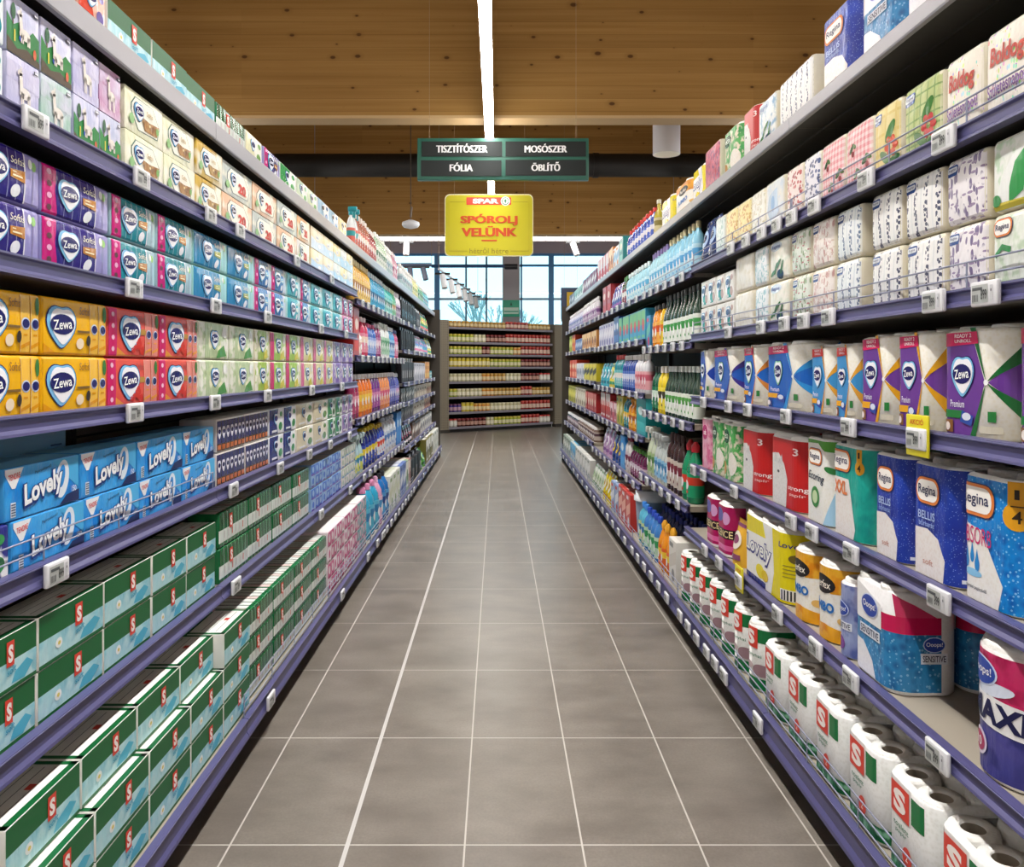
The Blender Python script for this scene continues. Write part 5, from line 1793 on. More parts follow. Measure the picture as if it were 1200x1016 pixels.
AQ = dict(main='#2fa9b4', strip=None, end='#bfe4e2', band='#d9eef0', look='aqua tissue bundle with white ends')
PK = dict(main='#c9568e', strip='#d3468c', end='#f0d6e4', band='#f0dbe6', look='pink tissue bundle')
row('L', LN[5], S[5], PXL, .104, [(-45, 48, hankies, PU, 1), (49, 130, hankies, PU, 1), (130.5, 226, hankies, TE, 2), (226.5, 298, hankies, BT, 2),
    (298.5, 336, hankies, PB, 2), (336.5, 352, hankies, dict(AQ, look='aqua tissue bundle beside pink one'), 1), (352.5, 364, hankies, PB, 1), (364.5, 401, hankies, AQ, 3), (401.5, 418.5, hankies, PK, 2)])
YE = dict(look='yellow tissue bundle with large heart')
CO = dict(main='#e4574a', deep='#e8953a', strip='#cf1f66', flower='#d8382e', side='#e8897a', look='coral floral tissue bundle with magenta end')
row('L', LN[4], S[4], PXL, .118, [(-40, 47, balsam, YE, 1), (48, 125, balsam, YE, 1), (125.5, 232, balsam, CO, 2),
    (232.5, 298, slimpack, dict(main='#b6c99a', strip=None, other='#d9dec6', swirl='#4f9a4a', look='sage green tissue bundle with leaves'), 2),
    (298.5, 315.5, slimpack, dict(main='#9cbc3e', strip=None, look='lime tissue bundle with heart'), 1),
    (316, 352, slimpack, dict(look='lime tissue bundle with magenta end'), 2),
    (352.5, 391, slimpack, dict(main='#d9cf9a', strip='#d0628c', other='#efe4d0', look='cream tissue bundle with rose end'), 3),
    (391.5, 418.5, slimpack, dict(main='#6f4aa6', strip=None, other='#a894cc', swirl='#c9b8e0', look='violet tissue bundle'), 3)])
LB = dict(look='bright blue tissue carton with white lettering')
row('L', LN[3], S[3], XL + .016, .099, [(-60, 12, dualpack, dict(a='#1a1d6a', b='#2a2f86', look='navy tissue bundle at the frame edge'), 1)], layers=1)
row('L', LN[3], S[3], XL + .016, .099, [(13, 99, lovely, LB, 1), (99.5, 163, lovely, LB, 1), (163.5, 213, lovely, LB, 1), (213.5, 252, lovely, LB, 1)], layers=1)
for (a, b) in ((1, 91), (91.5, 158), (158.5, 212), (212.5, 252)):
    ya, yb = LY(a, XL + .022), min(LY(b, XL + .022), 2.535)
    put('L', LN[3], kind(lovely, yb - ya - .003, .097, .12, **LB), (ya + yb) / 2, S[3] + .1005, XL + .019, 'upper')
ya, yb = LY(-30, XL + .17), LY(82, XL + .17)
put('L', LN[3], kind(barcode_box, yb - ya - .02, .14, .12, look='pale blue tissue carton showing its barcode'), (ya + yb) / 2, S[3] + .104, XL + .175, '', 0)
for i in range(2):
    put('L', LN[3], kind(lovely, .26, .1, .12, **dict(LB, look='blue tissue carton hidden behind the front stack')), 1.56 + .27 * i, S[3] + .001, XL + .175, '', 0)
row('L', LN[3], S[3], XL + .02, .108, [(254, 315, brownband, dict(look='bundle of brown and navy tissue packets'), 2),
    (316, 347, dualpack, dict(look='navy and white tissue bundle'), 2), (347.5, 384, dualpack, dict(a='#e4d9b8', b='#efe9d8', c='#6a9a5a', look='cream tissue bundle with green spots'), 2),
    (384.5, 401, dualpack, dict(a='#3f9a62', b='#dfe9df', c='#2f7d4a', look='green and white tissue bundle'), 2),
    (401.5, 418.5, dualpack, dict(a='#a78cc4', b='#e8e0ee', c='#6a4a96', look='lilac and white tissue bundle'), 2)])
EB = dict(look='green topped tissue carton with red letter')
XS = .856 + .016
row('L', LN[2], S[2], XS, .104, [(-120, -40, esse_box, EB, 1), (-39, 44, esse_box, EB, 1), (44.5, 122, esse_box, EB, 1), (122.5, 178, esse_box, EB, 1), (178.5, 218.5, esse_box, EB, 1), (219, 253, esse_box, EB, 1)], .1)
row('L', LN[2], S[2], XS, .112, [(257, 362, esse_hankies, dict(look='dark green tissue bundle with red letter'), 4)], .1)
row('L', LN[2], S[2], XS, .112, [(365, 400, wallpack, dict(a='#3f6fd0', b='#9ac0ee', c='#6a4fb4', look='blue printed tissue bundle'), 3), (400.5, 421, wallpack, dict(a='#b9c9b4', b='#efe9e4', c='#7a9ac4', look='pale floral tissue bundle'), 3)], .12)
# bottom shelf: cartons three deep and three high
XB = .777 + .024
cols = [LY(p, XB) for p in (-10, 61, 111, 172, 223, 261, 293)]
cols = [2.62 - .252 * k for k in range(6)][::-1]
for i in range(len(cols) - 1):
    for r in range(3):
        for l in range(3):
            if l == 2 and i == 4 and r > 1:
                continue
            back = .03 if (l == 2 and i < 4) else 0
            sh = .0 if l < 2 else .004
            put('L', LN[1], kind(esse_box, .247, .101, .11, **EB), (cols[i] + cols[i + 1]) / 2 + sh, S[1] + .001 + .103 * l, XB + back + r * .122, ('lower', 'middle', 'upper')[l], r)
ye = [2.635, 2.94, 3.245, 3.55, 3.85]
for i in range(4):
    for l in range(3):
        for r in range(2):
            put('L', LN[1], kind(esse_hankies, .298, .096, .14, look='tall stacked dark green tissue bundle'), (ye[i] + ye[i + 1]) / 2, S[1] + .001 + .098 * l, XB + .012 + r * .155, ('lower', 'middle', 'upper')[l], r)
for i, (y0, y1, st) in enumerate(((3.86, 4.27, dict(look='pink printed tissue bundle under white paper')), (4.275, 4.66, dict(look='pink printed tissue bundle under white paper')), (4.665, 4.99, dict(a='#5a9aa0', b='#d9b4c4', c='#b0467a', look='teal and pink printed tissue bundle')))):
    for l in range(2):
        put('L', LN[1], kind(wallpack, y1 - y0 - .004, .15, .3, **st), (y0 + y1) / 2, S[1] + .001 + .152 * l, XB + .006, ('lower', 'upper')[l])
# top shelf
XT = XL + .0205
row('L', LN[7], S[7], XT, .1, [(62, 90, dualpack, dict(a='#c9482a', b='#e8a07a', c='#8a4a9a', look='orange tissue bundle'), 1), (90.5, 124, dualpack, dict(a='#d8452c', b='#e9b09a', c='#7a6ab0', look='red and orange tissue bundle'), 1),
    (125, 253, esse_box, EB, 3), (254, 288, esse_hankies, dict(look='dark green tissue bundle with red letter'), 1),
    (288.5, 308, dualpack, dict(a='#e6e2b8', b='#efeee0', c='#7aa85a', look='cream and green tissue bundle'), 1),
    (309, 328, hankies, dict(look='purple tissue bundle with pink end'), 1),
    (328.5, 347, dualpack, dict(a='#2f9a4a', b='#eef2ee', c='#4fae62', look='green and white tissue bundle'), 1), (347.5, 372, dualpack, dict(a='#cfe2c4', b='#eef0ea', c='#6fb87a', look='pale green tissue bundle'), 2),
    (372.5, 397, dualpack, dict(a='#9ac4e6', b='#eef2f6', c='#4f86c4', look='pale blue tissue bundle'), 2), (397.5, 406, dualpack, dict(a='#ecd9a0', b='#f2e8c8', c='#d8a84a', look='pale yellow tissue bundle'), 1)], layers=1)

# ------------------------------------------------------------------ goods, near bays on the right
PXR = XR + .021
def rowr(n, X, lh, segs, depth, layers=1, rows=1, gap=.004, back=0):
    row('R', RN[n], Q[n], X, lh, segs, depth, rows, layers, gap, back)
# top shelf: mixed paper
XT = XR + .03
rowr(7, XT, .23, [(1120, 1003, sensitive, dict(look='blue wet-look toilet paper pack with magenta line'), 2), (1001, 957, brandroll, dict(style='bellis', look='royal blue paper roll pack'), 1)], .16)
rowr(7, XT, .17, [(952, 912, napkins, dict(pat=('stripe', '#f0efec', '#6a6f86', '#c9ccd4'), look='white napkin pack with grey floral stripes'), 1), (909, 888, napkins, dict(pat=('wash', '#eef0ec', '#dfe6ea', '#8fb4d0'), deco='twig', look='white napkin pack with blue twig'), 1)], .12)
rowr(7, XT, .2, [(886, 868, brandroll, dict(style='red', look='red paper roll pack'), 1), (865, 845, brandroll, dict(style='green', look='green leafy paper roll pack'), 1), (843, 826, napkins, dict(pat=('wash', '#b5304a', '#d87a92', '#7a2a6a', 1.4), look='crimson floral napkin pack'), 1)], .14)
rowr(7, XT, .17, [(825, 809, brandroll, dict(style='yellow', look='yellow and white paper roll pack'), 1), (808, 789, brandroll, dict(style='jumbo', look='yellow topped paper roll pack'), 1), (788.5, 773, brandroll, dict(style='yellow', look='yellow and white paper roll pack'), 1)], .14)
# second shelf: upright napkin packs
ND = .13
rowr(6, PXR, .165, [
    (1214, 1153, napkins, dict(pat=('scribble', '#f0e9dc', '#c24a3c'), deco='party', look='white birthday napkin pack with red lettering'), 1),
    (1151, 1106, napkins, dict(pat=('scribble', '#efe8da', '#c24a3c'), deco='party', look='white birthday napkin pack with red lettering'), 1),
    (1103, 1057, napkins, dict(pat=('plaid', '#b5c27a', '#5a8a3a', '#cdd49a'), tag=1, deco='berry', look='green plaid napkin pack with red berry'), 1),
    (1055, 1023, napkins, dict(pat=('plaid', '#e6d28a', '#d8be66', '#efe0a8', .6), tag=1, deco='flower', look='yellow napkin pack with orange flowers'), 1),
    (1022, 962, napkins, dict(pat=('gingham', '#f4dedd', '#e2848c'), deco='cherry', look='pink checked napkin pack with cherries'), 2),
    (961, 941, napkins, dict(pat=('dots', '#eceaf0', '#4a5c8c', '#2e3a68'), look='white napkin pack with navy flowers'), 1),
    (940, 921, napkins, dict(pat=('dots', '#f2e4de', '#c25a58', '#9a3a44'), look='white napkin pack with red flowers'), 1),
    (919, 897, napkins, dict(pat=('wash', '#ebe8de', '#dfe4e8', '#d6dfe8'), deco='swan', look='white napkin pack with pale blue swan'), 1),
    (896, 880, napkins, dict(pat=('sprig', '#f1efe6', '#cfc9b8', '#d9d0b0'), look='ivory napkin pack with faint pattern'), 1),
    (879, 850, napkins, dict(pat=('dots', '#efe0a4', '#d0a45a', '#c98a54'), look='pale yellow flowered napkin pack'), 2),
    (849, 838, napkins, dict(pat=('sprig', '#e2ecea', '#a8c6c0', '#c4d8d4'), look='mint flowered napkin pack'), 1)], ND, layers=1)
rowr(6, PXR, .2, [(836, 819, pouch, dict(base='#27407c', panel='#a9c6ea', accent='#1a2a5a', look='dark blue pouch with pale panel'), 2)], .08)
# third shelf: soft napkin packs two high
LAV = dict(pat=('sprig', '#efeaec', '#77688f', '#9a86a8', .95), tag=1, look='white napkin pack with lavender sprigs')
STR = dict(pat=('stripe', '#f2f1ee', '#4a4f68', '#d6dadc'), tag=1, look='white napkin pack with dark flowered stripes')
rowr(5, PXR, .138, [
    (1222, 1160, napkins, [dict(pat=('wash', '#dfe6d8', '#eef0ea', '#c6d8bc'), deco='brand', look='pale green napkin pack with white flower'), dict(pat=('wash', '#e6eae0', '#f2f4ee', '#bfd8b8'), deco='leaf', look='white napkin pack with big green leaves')], 1),
    (1157, 1108, napkins, LAV, 1), (1105, 1060, napkins, STR, 1), (1056, 1020, napkins, STR, 1), (1009, 979, napkins, dict(STR, pat=('stripe', '#eef2f2', '#6f84a0', '#c4d2dc')), 1),
    (977, 951, napkins, dict(pat=('sprig', '#efe6df', '#c99a94', '#d8c2b4'), tag=1, look='white napkin pack with rose sprigs'), 1),
    (949, 927, napkins, dict(pat=('sprig', '#e2e8dc', '#7a9a6a', '#b87a7a'), tag=1, look='white napkin pack with green sprigs'), 1),
    (925, 902, napkins, dict(pat=('wash', '#ece8d8', '#f2f0e6', '#dfe4d4'), deco='twig', look='cream napkin pack with blue twig'), 1),
    (900, 884, napkins, dict(pat=('sprig', '#e9eef0', '#7fb4c0', '#a4ccd0'), look='white napkin pack with aqua sprigs'), 1),
    (882, 861, napkins, dict(pat=('wash', '#ece6d6', '#f2f0ea', '#e2dccb'), look='cream crumpled napkin pack'), 1)], .15, layers=2)
rowr(5, PXR, .12, [(860, 821, dualpack, dict(a='#3fa9a0', b='#ece9e2', c='#c9a49a', wave=False, look='white tissue bundle with teal label'), 4)], .12, layers=2)
# fourth shelf: kitchen rolls
VIO = dict(main='#6c3d96', head='#d8195c')
rowr(4, PXR, .222, [
    (1290, 1178, kitchen, dict(VIO, swoosh='#1f6a34', badge='#1f7a3c', look='violet kitchen roll pack with green swoosh'), 1), (1172, 1095, kitchen, dict(VIO, swoosh='#1f6a34', badge='#1f7a3c', look='violet kitchen roll pack with green swoosh'), 1),
    (1092, 1046, kitchen, dict(VIO, look='violet kitchen roll pack with gold swoosh'), 1), (1044, 1003, kitchen, dict(VIO, look='violet kitchen roll pack with gold swoosh'), 1)], .15)
rowr(4, PXR, .205, [(1001, 976, kitchen, dict(main='#3f93cf', head='#d8352a', swoosh='#e0a23a', look='pale blue kitchen roll pack with gold swoosh'), 1), (974, 947, kitchen, dict(main='#3f93cf', head='#d8352a', swoosh='#e0a23a', look='pale blue kitchen roll pack with gold swoosh'), 1)], .14)
rowr(4, PXR, .222, [(942, 893, kitchen, dict(main='#1c63bf', head='#d8195c', swoosh='#2f93d8', ring='#8fd4b4', blue=True, look='large royal blue kitchen roll pack'), 1), (890, 867, kitchen, dict(main='#1f66c4', head='#c81e4c', swoosh='#d9883a', ring='#8fd4b4', look='blue kitchen roll pack with orange swoosh'), 1),
    (864, 832, kitchen, dict(main='#1c55b4', head='#d8195c', swoosh='#3a2f86', ring='#8fd4b4', blue=True, look='blue kitchen roll pack with indigo swoosh'), 1), (830, 818, kitchen, dict(main='#2343a8', head=None, swoosh='#e6ebf4', look='deep blue kitchen roll pack without red band'), 1)], .15)
# fifth shelf: branded rolls
rowr(3, PXR, .255, [(1260, 1195, brandroll, dict(style='absorb', look='sky blue absorbent kitchen roll pack'), 1), (1192, 1122, brandroll, dict(style='absorb', look='sky blue absorbent kitchen roll pack'), 1), (1119, 1063, brandroll, dict(style='bellis', look='royal blue speckled paper roll pack'), 1),
    (1060, 1020, brandroll, dict(style='bellis', look='royal blue speckled paper roll pack'), 1), (1014, 971, brandroll, dict(style='xxl', look='teal paper roll pack with orange letters'), 1), (969, 941, brandroll, dict(style='ecoring', look='white and green paper roll pack'), 1)], .16, rows=2)
rowr(3, PXR, .235, [(938, 898, brandroll, dict(style='red', look='red paper roll pack with grey cat'), 1), (894, 866, brandroll, dict(style='red', look='red paper roll pack with grey cat'), 1), (862, 832, brandroll, dict(style='green', look='green leafy paper roll pack'), 2), (831, 820.5, brandroll, dict(style='pink', look='pink paper roll pack'), 1)], .15, rows=2)
# sixth shelf
X2 = .87 + .016
put('R', RN[2], kind(maxi, .176, .245, .176, look='magenta and indigo single giant paper roll'), 1.462, Q[2] + .001, X2)
put('R', RN[2], kind(maxi, .176, .246, .176, look='magenta giant paper roll cut by the frame'), 1.25, Q[2] + .001, X2)
put('R', RN[2], kind(sensitive, .215, .24, .16, look='blue wet-look toilet paper pack with magenta line'), 1.925, Q[2] + .001, X2 + .0)
put('R', RN[2], kind(sensitive, .215, .2404, .16, look='blue toilet paper pack standing behind another'), 1.93, Q[2] + .001, X2 + .175)
rowr(2, X2, .2, [(997, 979, brandroll, dict(style='smalloops', rolls=1, look='small lilac blue paper roll'), 1)], .1)
rowr(2, X2, .215, [(978, 950, brandroll, dict(style='jumbo', rolls=1, look='orange and white jumbo paper roll'), 1), (949, 924, brandroll, dict(style='jumbo', rolls=1, look='orange and white jumbo paper roll'), 1)], .15)
rowr(2, X2, .235, [(921, 868, brandroll, dict(style='yellow', rolls=3, look='yellow and white triple paper roll pack'), 1)], .15)
rowr(2, X2, .17, [(866, 854, pouch, dict(base='#e8b23a', panel='#efe6d6', accent='#8a4a6a', look='orange and white small pouch'), 1), ], .08)
rowr(2, X2, .21, [(853, 824.5, brandroll, dict(style='silence', rolls=1, look='magenta paper roll pack with dark band'), 2)], .12, rows=2)
# bottom shelf
X1 = .828 + .02
yt = [1.38 + .205 * k for k in range(6)]
for i in range(6):
    put('R', RN[1], kind(esse_toilet, .192, .205, .196, look='white toilet paper pack with red letter'), yt[i] + .1, Q[1] + .001, X1, '', 0)
    put('R', RN[1], kind(esse_toilet, .192, .205, .196, look='white toilet paper pack with red letter'), yt[i] + .1 + .012, Q[1] + .001, X1 + .215, '', 1)
for i in range(7):
    for r in range(2):
        put('R', RN[1], kind(esse_kitchen, .158, .225 - .012 * r, .2, look='white kitchen roll pack with green band'), 2.72 + .168 * i, Q[1] + .001, X1 + .215 * r, '', r)

# ------------------------------------------------------------------ goods, farther bays
def fill(side, shelf, z, X, y, specs, rows=1):
    """specs: (factory, style, width, height, depth, count, gap)"""
    for fn, st, w, h, d, n, g in specs:
        for i in range(n):
            for r in range(rows):
                k = kind(fn, w, h, d, **st)
                if fn is bottle:
                    k.name = {'tall': 'cleaner_bottle', 'jug': 'detergent_bottle', 'squat': 'jar_bottle', 'spray': 'spray_bottle', 'glass': 'green_bottle', 'duck': 'angled_bottle'}[st.get('form', 'tall')]
                put(side, shelf, k, y + w / 2, z + .001, X + r * (d + .01) + rj.uniform(0, .006), '', r)
            y += w + g
def B(look, body, cap='#f2f2f2', label='#f2f4f0', accent='#d23a2c', form='tall'):
    return dict(look=look, body=body, cap=cap, label=label, accent=accent, form=form)
def C(look, base, panel='#f0e6d8', accent='#f2c21c', style=0):
    return dict(look=look, base=base, panel=panel, accent=accent, style=style)
X = XL + .02
fill('L', NLA[5], S[7], X, 5.06, [(bottle, B('white spray bottle with teal head', '#e6ecec', '#1f9aa4', '#d96a5a', '#2fa4a8', 'spray'), .085, .27, .06, 2, .012), (bottle, B('brown red cleaner bottle', '#a4543c', '#e4d8cc', '#c9604a', '#efe2d0'), .075, .25, .06, 5, .01),
    (bottle, B('dark red cleaner bottle', '#8f2f34', '#e9e4de', '#b0484a', '#e8cfc0'), .075, .235, .06, 4, .01), (bottle, B('pale green cleaner bottle', '#a9c4a8', '#eef0ea', '#dfe6da', '#5a8a6a'), .08, .26, .06, 6, .012), (bottle, B('white softener bottle', '#dfe2e0', '#f4f4f2', '#b9cfd0', '#7aa4b8', 'duck'), .09, .25, .06, 4, .012),
    (bottle, B('rose softener bottle', '#d89ab0', '#f2e6ea', '#e6b9c8', '#b0567a'), .085, .25, .06, 3, .012)])
fill('L', NLA[4], 1.651, X, 5.03, [(bottle, B('golden cleaner bottle', '#d9a53a', '#ead9a0', '#e6c46a', '#a8742a'), .078, .27, .06, 8, .012), (bottle, B('teal blue cleaner bottle', '#1f8fb8', '#d9e6ea', '#3fa9cf', '#0f5a86'), .078, .26, .06, 8, .012),
    (bottle, B('aqua cleaner bottle', '#3fb4b0', '#d9eee6', '#8fd4cc', '#1f7a6a'), .078, .25, .06, 5, .012), (bottle, B('sea green cleaner bottle', '#2f9a72', '#cfd9a0', '#7ac49a', '#b58a4a'), .078, .25, .06, 3, .012), (bottle, B('white cleaner bottle with plum band', '#dfdbe0', '#e8e4ea', '#b9a4c0', '#5a3a6a'), .085, .25, .06, 3, .012)])
fill('L', NLA[3], 1.30, X, 5.03, [(carton, C('tall red carton', '#b5241f', '#d8483c', '#e9d6c8'), .2, .31, .18, 1, .01), (bottle, B('white detergent jug with slanted neck', '#e9e6dc', '#e8e4da', '#efe2d4', '#d8a49a', 'duck'), .15, .22, .09, 1, .012), (bottle, B('rose red detergent bottle', '#c9345a', '#f0d9dc', '#e28aa0', '#f0d6c4', 'jug'), .11, .27, .07, 2, .012),
    (bottle, B('blue detergent bottle', '#3a62b0', '#c9467a', '#8fa9dc', '#c9d6f0', 'jug'), .11, .24, .07, 3, .012), (bottle, B('plum detergent bottle', '#8a2f6a', '#cfc4d4', '#b56a9a', '#e9c4d8', 'jug'), .11, .26, .07, 2, .012), (bottle, B('white detergent bottle with green label', '#e6ebe6', '#dfe9e0', '#a9d0b4', '#4f9a6a', 'jug'), .11, .28, .07, 4, .012),
    (bottle, B('sky blue detergent bottle', '#3f9ad8', '#dfe9f2', '#9acaee', '#1f62a8', 'jug'), .11, .27, .07, 3, .012), (bottle, B('cerise detergent bottle', '#cf3f7a', '#3f5aa8', '#e28ab0', '#f0d0dc', 'jug'), .11, .26, .07, 2, .012)])
fill('L', NLA[2], .905, X, 5.03, [(bottle, B('dark magenta detergent bottle', '#8a1f4a', '#d9d6d4', '#b0406a', '#e2a0b4', 'jug'), .12, .28, .07, 2, .014), (bottle, B('orange detergent bottle', '#e2701c', '#e4e2e0', '#eda03a', '#f2c84a', 'jug'), .12, .28, .07, 4, .014), (bottle, B('purple detergent bottle', '#6a2a7a', '#dcd9dc', '#a04a9a', '#d88ab8', 'jug'), .12, .28, .07, 3, .014),
    (bottle, B('orange pink detergent bottle', '#e58a4a', '#dcdad8', '#f0a47a', '#d8567a', 'jug'), .12, .28, .07, 4, .014), (bottle, B('indigo detergent bottle', '#3a3f92', '#d6d6de', '#6a6fc0', '#a9b0e6', 'jug'), .12, .28, .07, 3, .014), (bottle, B('blue violet detergent bottle', '#4a4aa8', '#d6d6de', '#8a8ad0', '#d0a0d0', 'jug'), .12, .27, .07, 2, .014)])
fill('L', NLA[1], .547, XL + .01, 5.03, [(bottle, B('pale blue spray bottle with yellow label', '#b4d4dc', '#c9e0e2', '#d9dc6a', '#2f8ab0', 'spray'), .1, .27, .07, 3, .012), (bottle, B('navy bottle with yellow cap', '#1d2a7c', '#e6c81c', '#2f4ab0', '#e9cf2a', 'jug'), .12, .27, .08, 5, .014),
    (bottle, B('royal blue bottle with red label', '#2f4ab4', '#e2c42a', '#dfe6f4', '#d84a2a', 'jug'), .11, .25, .08, 3, .014), (bottle, B('large white detergent bottle', '#dfe4ea', '#c4d0de', '#c9d8ea', '#5a86c4', 'jug'), .16, .28, .1, 4, .014), (carton, C('tall sky blue carton', '#2f86d8', '#4f9fe6', '#dfeefa'), .16, .28, .12, 2, .012)])
fill('L', NLA[0], S[1], .80, 5.05, [(bottle, B('big aqua softener jug with pink cap', '#2f9fc4', '#d88ab0', '#5fbcd8', '#1f7ab0', 'jug'), .16, .33, .12, 3, .014), (bottle, B('pink softener jug', '#dca0c0', '#e0a4c4', '#efc4d8', '#4f9ad0', 'jug'), .15, .33, .12, 1, .014), (bottle, B('blue detergent jug with black cap', '#1f6fb8', '#22242a', '#5aa4d8', '#0f3f86', 'jug'), .15, .33, .12, 2, .014),
    (carton, C('white detergent carton', '#e2e4da', '#d4d9c0', '#8aa46a', 1), .2, .27, .3, 3, .01), (carton, C('blue white detergent carton', '#5a7ac0', '#dfe4ee', '#2f4a9a', 1), .2, .27, .3, 2, .01), (carton, C('sage detergent carton', '#9ab48a', '#e6e6d8', '#4f7a4a', 2), .2, .26, .3, 1, .01), (carton, C('brown red detergent carton', '#b07a6a', '#e8d4c8', '#8a3a34', 2), .2, .25, .3, 1, .01)])
fill('L', NLB[7], S[7], X, 7.55, [(bottle, B('white cleaner bottle', '#e6e8e8', '#f2f2f0', '#b9d4d8', '#8aa0b0'), .1, .22, .06, 7, .05), (bottle, B('pale yellow cleaner bottle', '#dfe09a', '#f0f0e0', '#e9e6b0', '#9ab04a'), .1, .22, .06, 4, .05), (bottle, B('green cleaner bottle', '#3f9a6a', '#e6eee6', '#8fc4a0', '#1f6a4a'), .1, .2, .06, 4, .05), (bottle, B('teal cleaner bottle', '#2fa0b0', '#e6eef0', '#8fd0d8', '#1f6a8a'), .1, .2, .06, 5, .05)])
GB, GW = dict(look='black hanging pack'), dict(base='#2a2a30', panel='#d9d9dc', accent='#c4c4c8', look='black and white hanging pack')
P1 = dict(base='#2f8a4a', panel='#e6e03a', accent='#d84a3a', look='green and yellow pouch')
P2 = dict(base='#dfd8e0', panel='#3f8ad0', accent='#e2749a', look='white and pink pouch')
P3 = dict(base='#e2d24a', panel='#f0efe0', accent='#3f9a5a', look='yellow pouch')
fill('L', NLB[6], 1.655, X, 7.52, [(glove_bag, GB, .16, .24, .05, 8, .012), (glove_bag, dict(GW, look='white and black hanging pack'), .16, .22, .05, 3, .012), (pouch, P1, .2, .24, .1, 5, .01)])
fill('L', NLB[5], 1.39, X, 7.52, [(glove_bag, GB, .16, .22, .05, 7, .012), (pouch, P2, .2, .2, .1, 5, .01), (pouch, dict(P2, base='#4fa0c4', look='blue and pink pouch'), .2, .19, .1, 3, .01), (pouch, P3, .2, .22, .1, 3, .01)])
fill('L', NLB[4], 1.08, X, 7.52, [(glove_bag, GW, .18, .24, .05, 6, .012), (carton, C('grey lilac carton', '#b4b0ba', '#d6d2d8', '#7a7a8a', 1), .25, .2, .2, 5, .012), (carton, C('orange carton', '#d8923a', '#e9c46a', '#a8561c'), .2, .22, .2, 3, .012), (carton, C('teal carton', '#2f8a9a', '#a9d4d4', '#e2e2d4'), .2, .1, .2, 2, .012)])
fill('L', NLB[3], .89, X, 7.52, [(carton, C('black and white carton', '#2b2a2c', '#d9d6d0', '#8a8680', 1), .18, .14, .2, 6, .012), (carton, C('beige carton', '#b8a48c', '#d6c8b0', '#6a5a44'), .28, .14, .25, 5, .014), (carton, C('brown beige carton', '#a88a6a', '#d0bc9a', '#8a3a2a', 2), .25, .14, .25, 3, .014)])
fill('L', NLB[2], .72, X, 7.52, [(carton, C('dark grey carton', '#3a3638', '#a8a09c', '#6a4a5a', 1), .2, .12, .2, 5, .014), (carton, C('cream carton', '#cfc4b0', '#e2dac8', '#8a6a4a'), .3, .12, .25, 4, .014), (carton, C('rust carton', '#a85a3a', '#d8b08a', '#5a2a1c', 2), .22, .13, .25, 4, .014)])
fill('L', NLB[1], .47, XL + .01, 7.52, [(pouch, dict(base='#2a2428', panel='#b4567a', accent='#e4d4da', look='black and pink pouch'), .17, .22, .07, 5, .012), (carton, C('brown white carton', '#8a6a5a', '#e2dcd4', '#3a3a44', 1), .2, .18, .2, 4, .014), (carton, C('grey white carton', '#c4c0bc', '#e6e4e0', '#4a4a5a', 2), .25, .17, .25, 6, .014)])
fill('L', NLB[0], S[1], .80, 7.55, [(glove_bag, dict(GB, look='large black hanging pack'), .3, .26, .1, 3, .02), (pouch, dict(base='#4f9a34', panel='#a4c46a', accent='#2a5a24', look='green pouch'), .28, .2, .16, 2, .02), (carton, C('olive and white carton', '#77702a', '#efeee6', '#4a4a1c', 2), .3, .27, .2, 3, .02), (carton, C('white paper carton', '#e2e2da', '#d0d0c4', '#8a9a8a', 1), .3, .27, .2, 3, .02)])

X = XR + .018
fill('R', NRA[5], Q[7], X, 4.72, [(bottle, B('clear yellow bottle', '#c4b43a', '#e2ddc0', '#d9cf9a', '#8a7a2a', 'glass'), .085, .22, .06, 1, .05), (bottle, B('blue bottle with red cap', '#1f3fa8', '#d8281f', '#2f58c8', '#e6e6f0'), .095, .2, .06, 9, .01)])
fill('R', NRA[4], 1.675, X, 3.80, [(bottle, B('sky blue bottle with cream cap', '#8fd0ea', '#cfc49a', '#b9e2f2', '#4fa4d8'), .075, .25, .06, 8, .008), (bottle, B('pale aqua bottle with violet cap', '#a9dcea', '#8a7ab8', '#c4e6f0', '#5ab0d8'), .075, .24, .06, 6, .008)])
GL = B('dark green bottle with green label', '#183a28', '#2a2f2e', '#e9eee4', '#3f9a4a', 'glass')
fill('R', NRA[3], 1.345, X, 3.78, [(bottle, GL, .075, .28, .06, 9, .01), (bottle, B('yellow dish soap bottle', '#e9b81c', '#2a2a2c', '#f0d040', '#e2761c', 'jug'), .1, .25, .06, 1, .01), (bottle, B('orange dish soap bottle', '#ea8f1c', '#2a2a2c', '#f0b050', '#d8561c', 'jug'), .1, .25, .06, 2, .01), (carton, C('blue green tablet carton', '#2f86b8', '#6fc4b4', '#d84a6a', 1), .12, .2, .12, 1, .008)], rows=1)
fill('R', NRA[2], .967, X, 3.79, [(bottle, B('dark bottle with pale green label', '#1f3a2a', '#cfd4d0', '#e2e8da', '#4f9a44', 'glass'), .07, .27, .06, 9, .008), (bottle, B('tall yellow bottle', '#e2c81c', '#f0ece0', '#ecd94a', '#3a3a2a'), .09, .27, .06, 2, .01), (bottle, B('bottle green bottle', '#0f5a3c', '#1a2a24', '#1f7a52', '#cfe0d0'), .08, .27, .06, 2, .01)])
fill('R', NRA[1], .588, XR + .0, 3.80, [(bottle, B('green bottle with red cap', '#0f8a5c', '#c92a34', '#1fa06c', '#d8402a', 'duck'), .1, .29, .08, 2, .012), (bottle, B('dark brown slim bottle', '#3a2422', '#4a3230', '#cfc4b8', '#7a2a3a'), .07, .3, .06, 4, .01), (bottle, B('clear spray bottle with blue label', '#c4ccc8', '#b4b9b8', '#8fc4e2', '#3f86b8', 'spray'), .085, .28, .07, 4, .01), (bottle, B('pale green spray bottle', '#c9d4b8', '#d6dad0', '#a9c48a', '#5a8a4a', 'spray'), .085, .3, .07, 2, .01)])
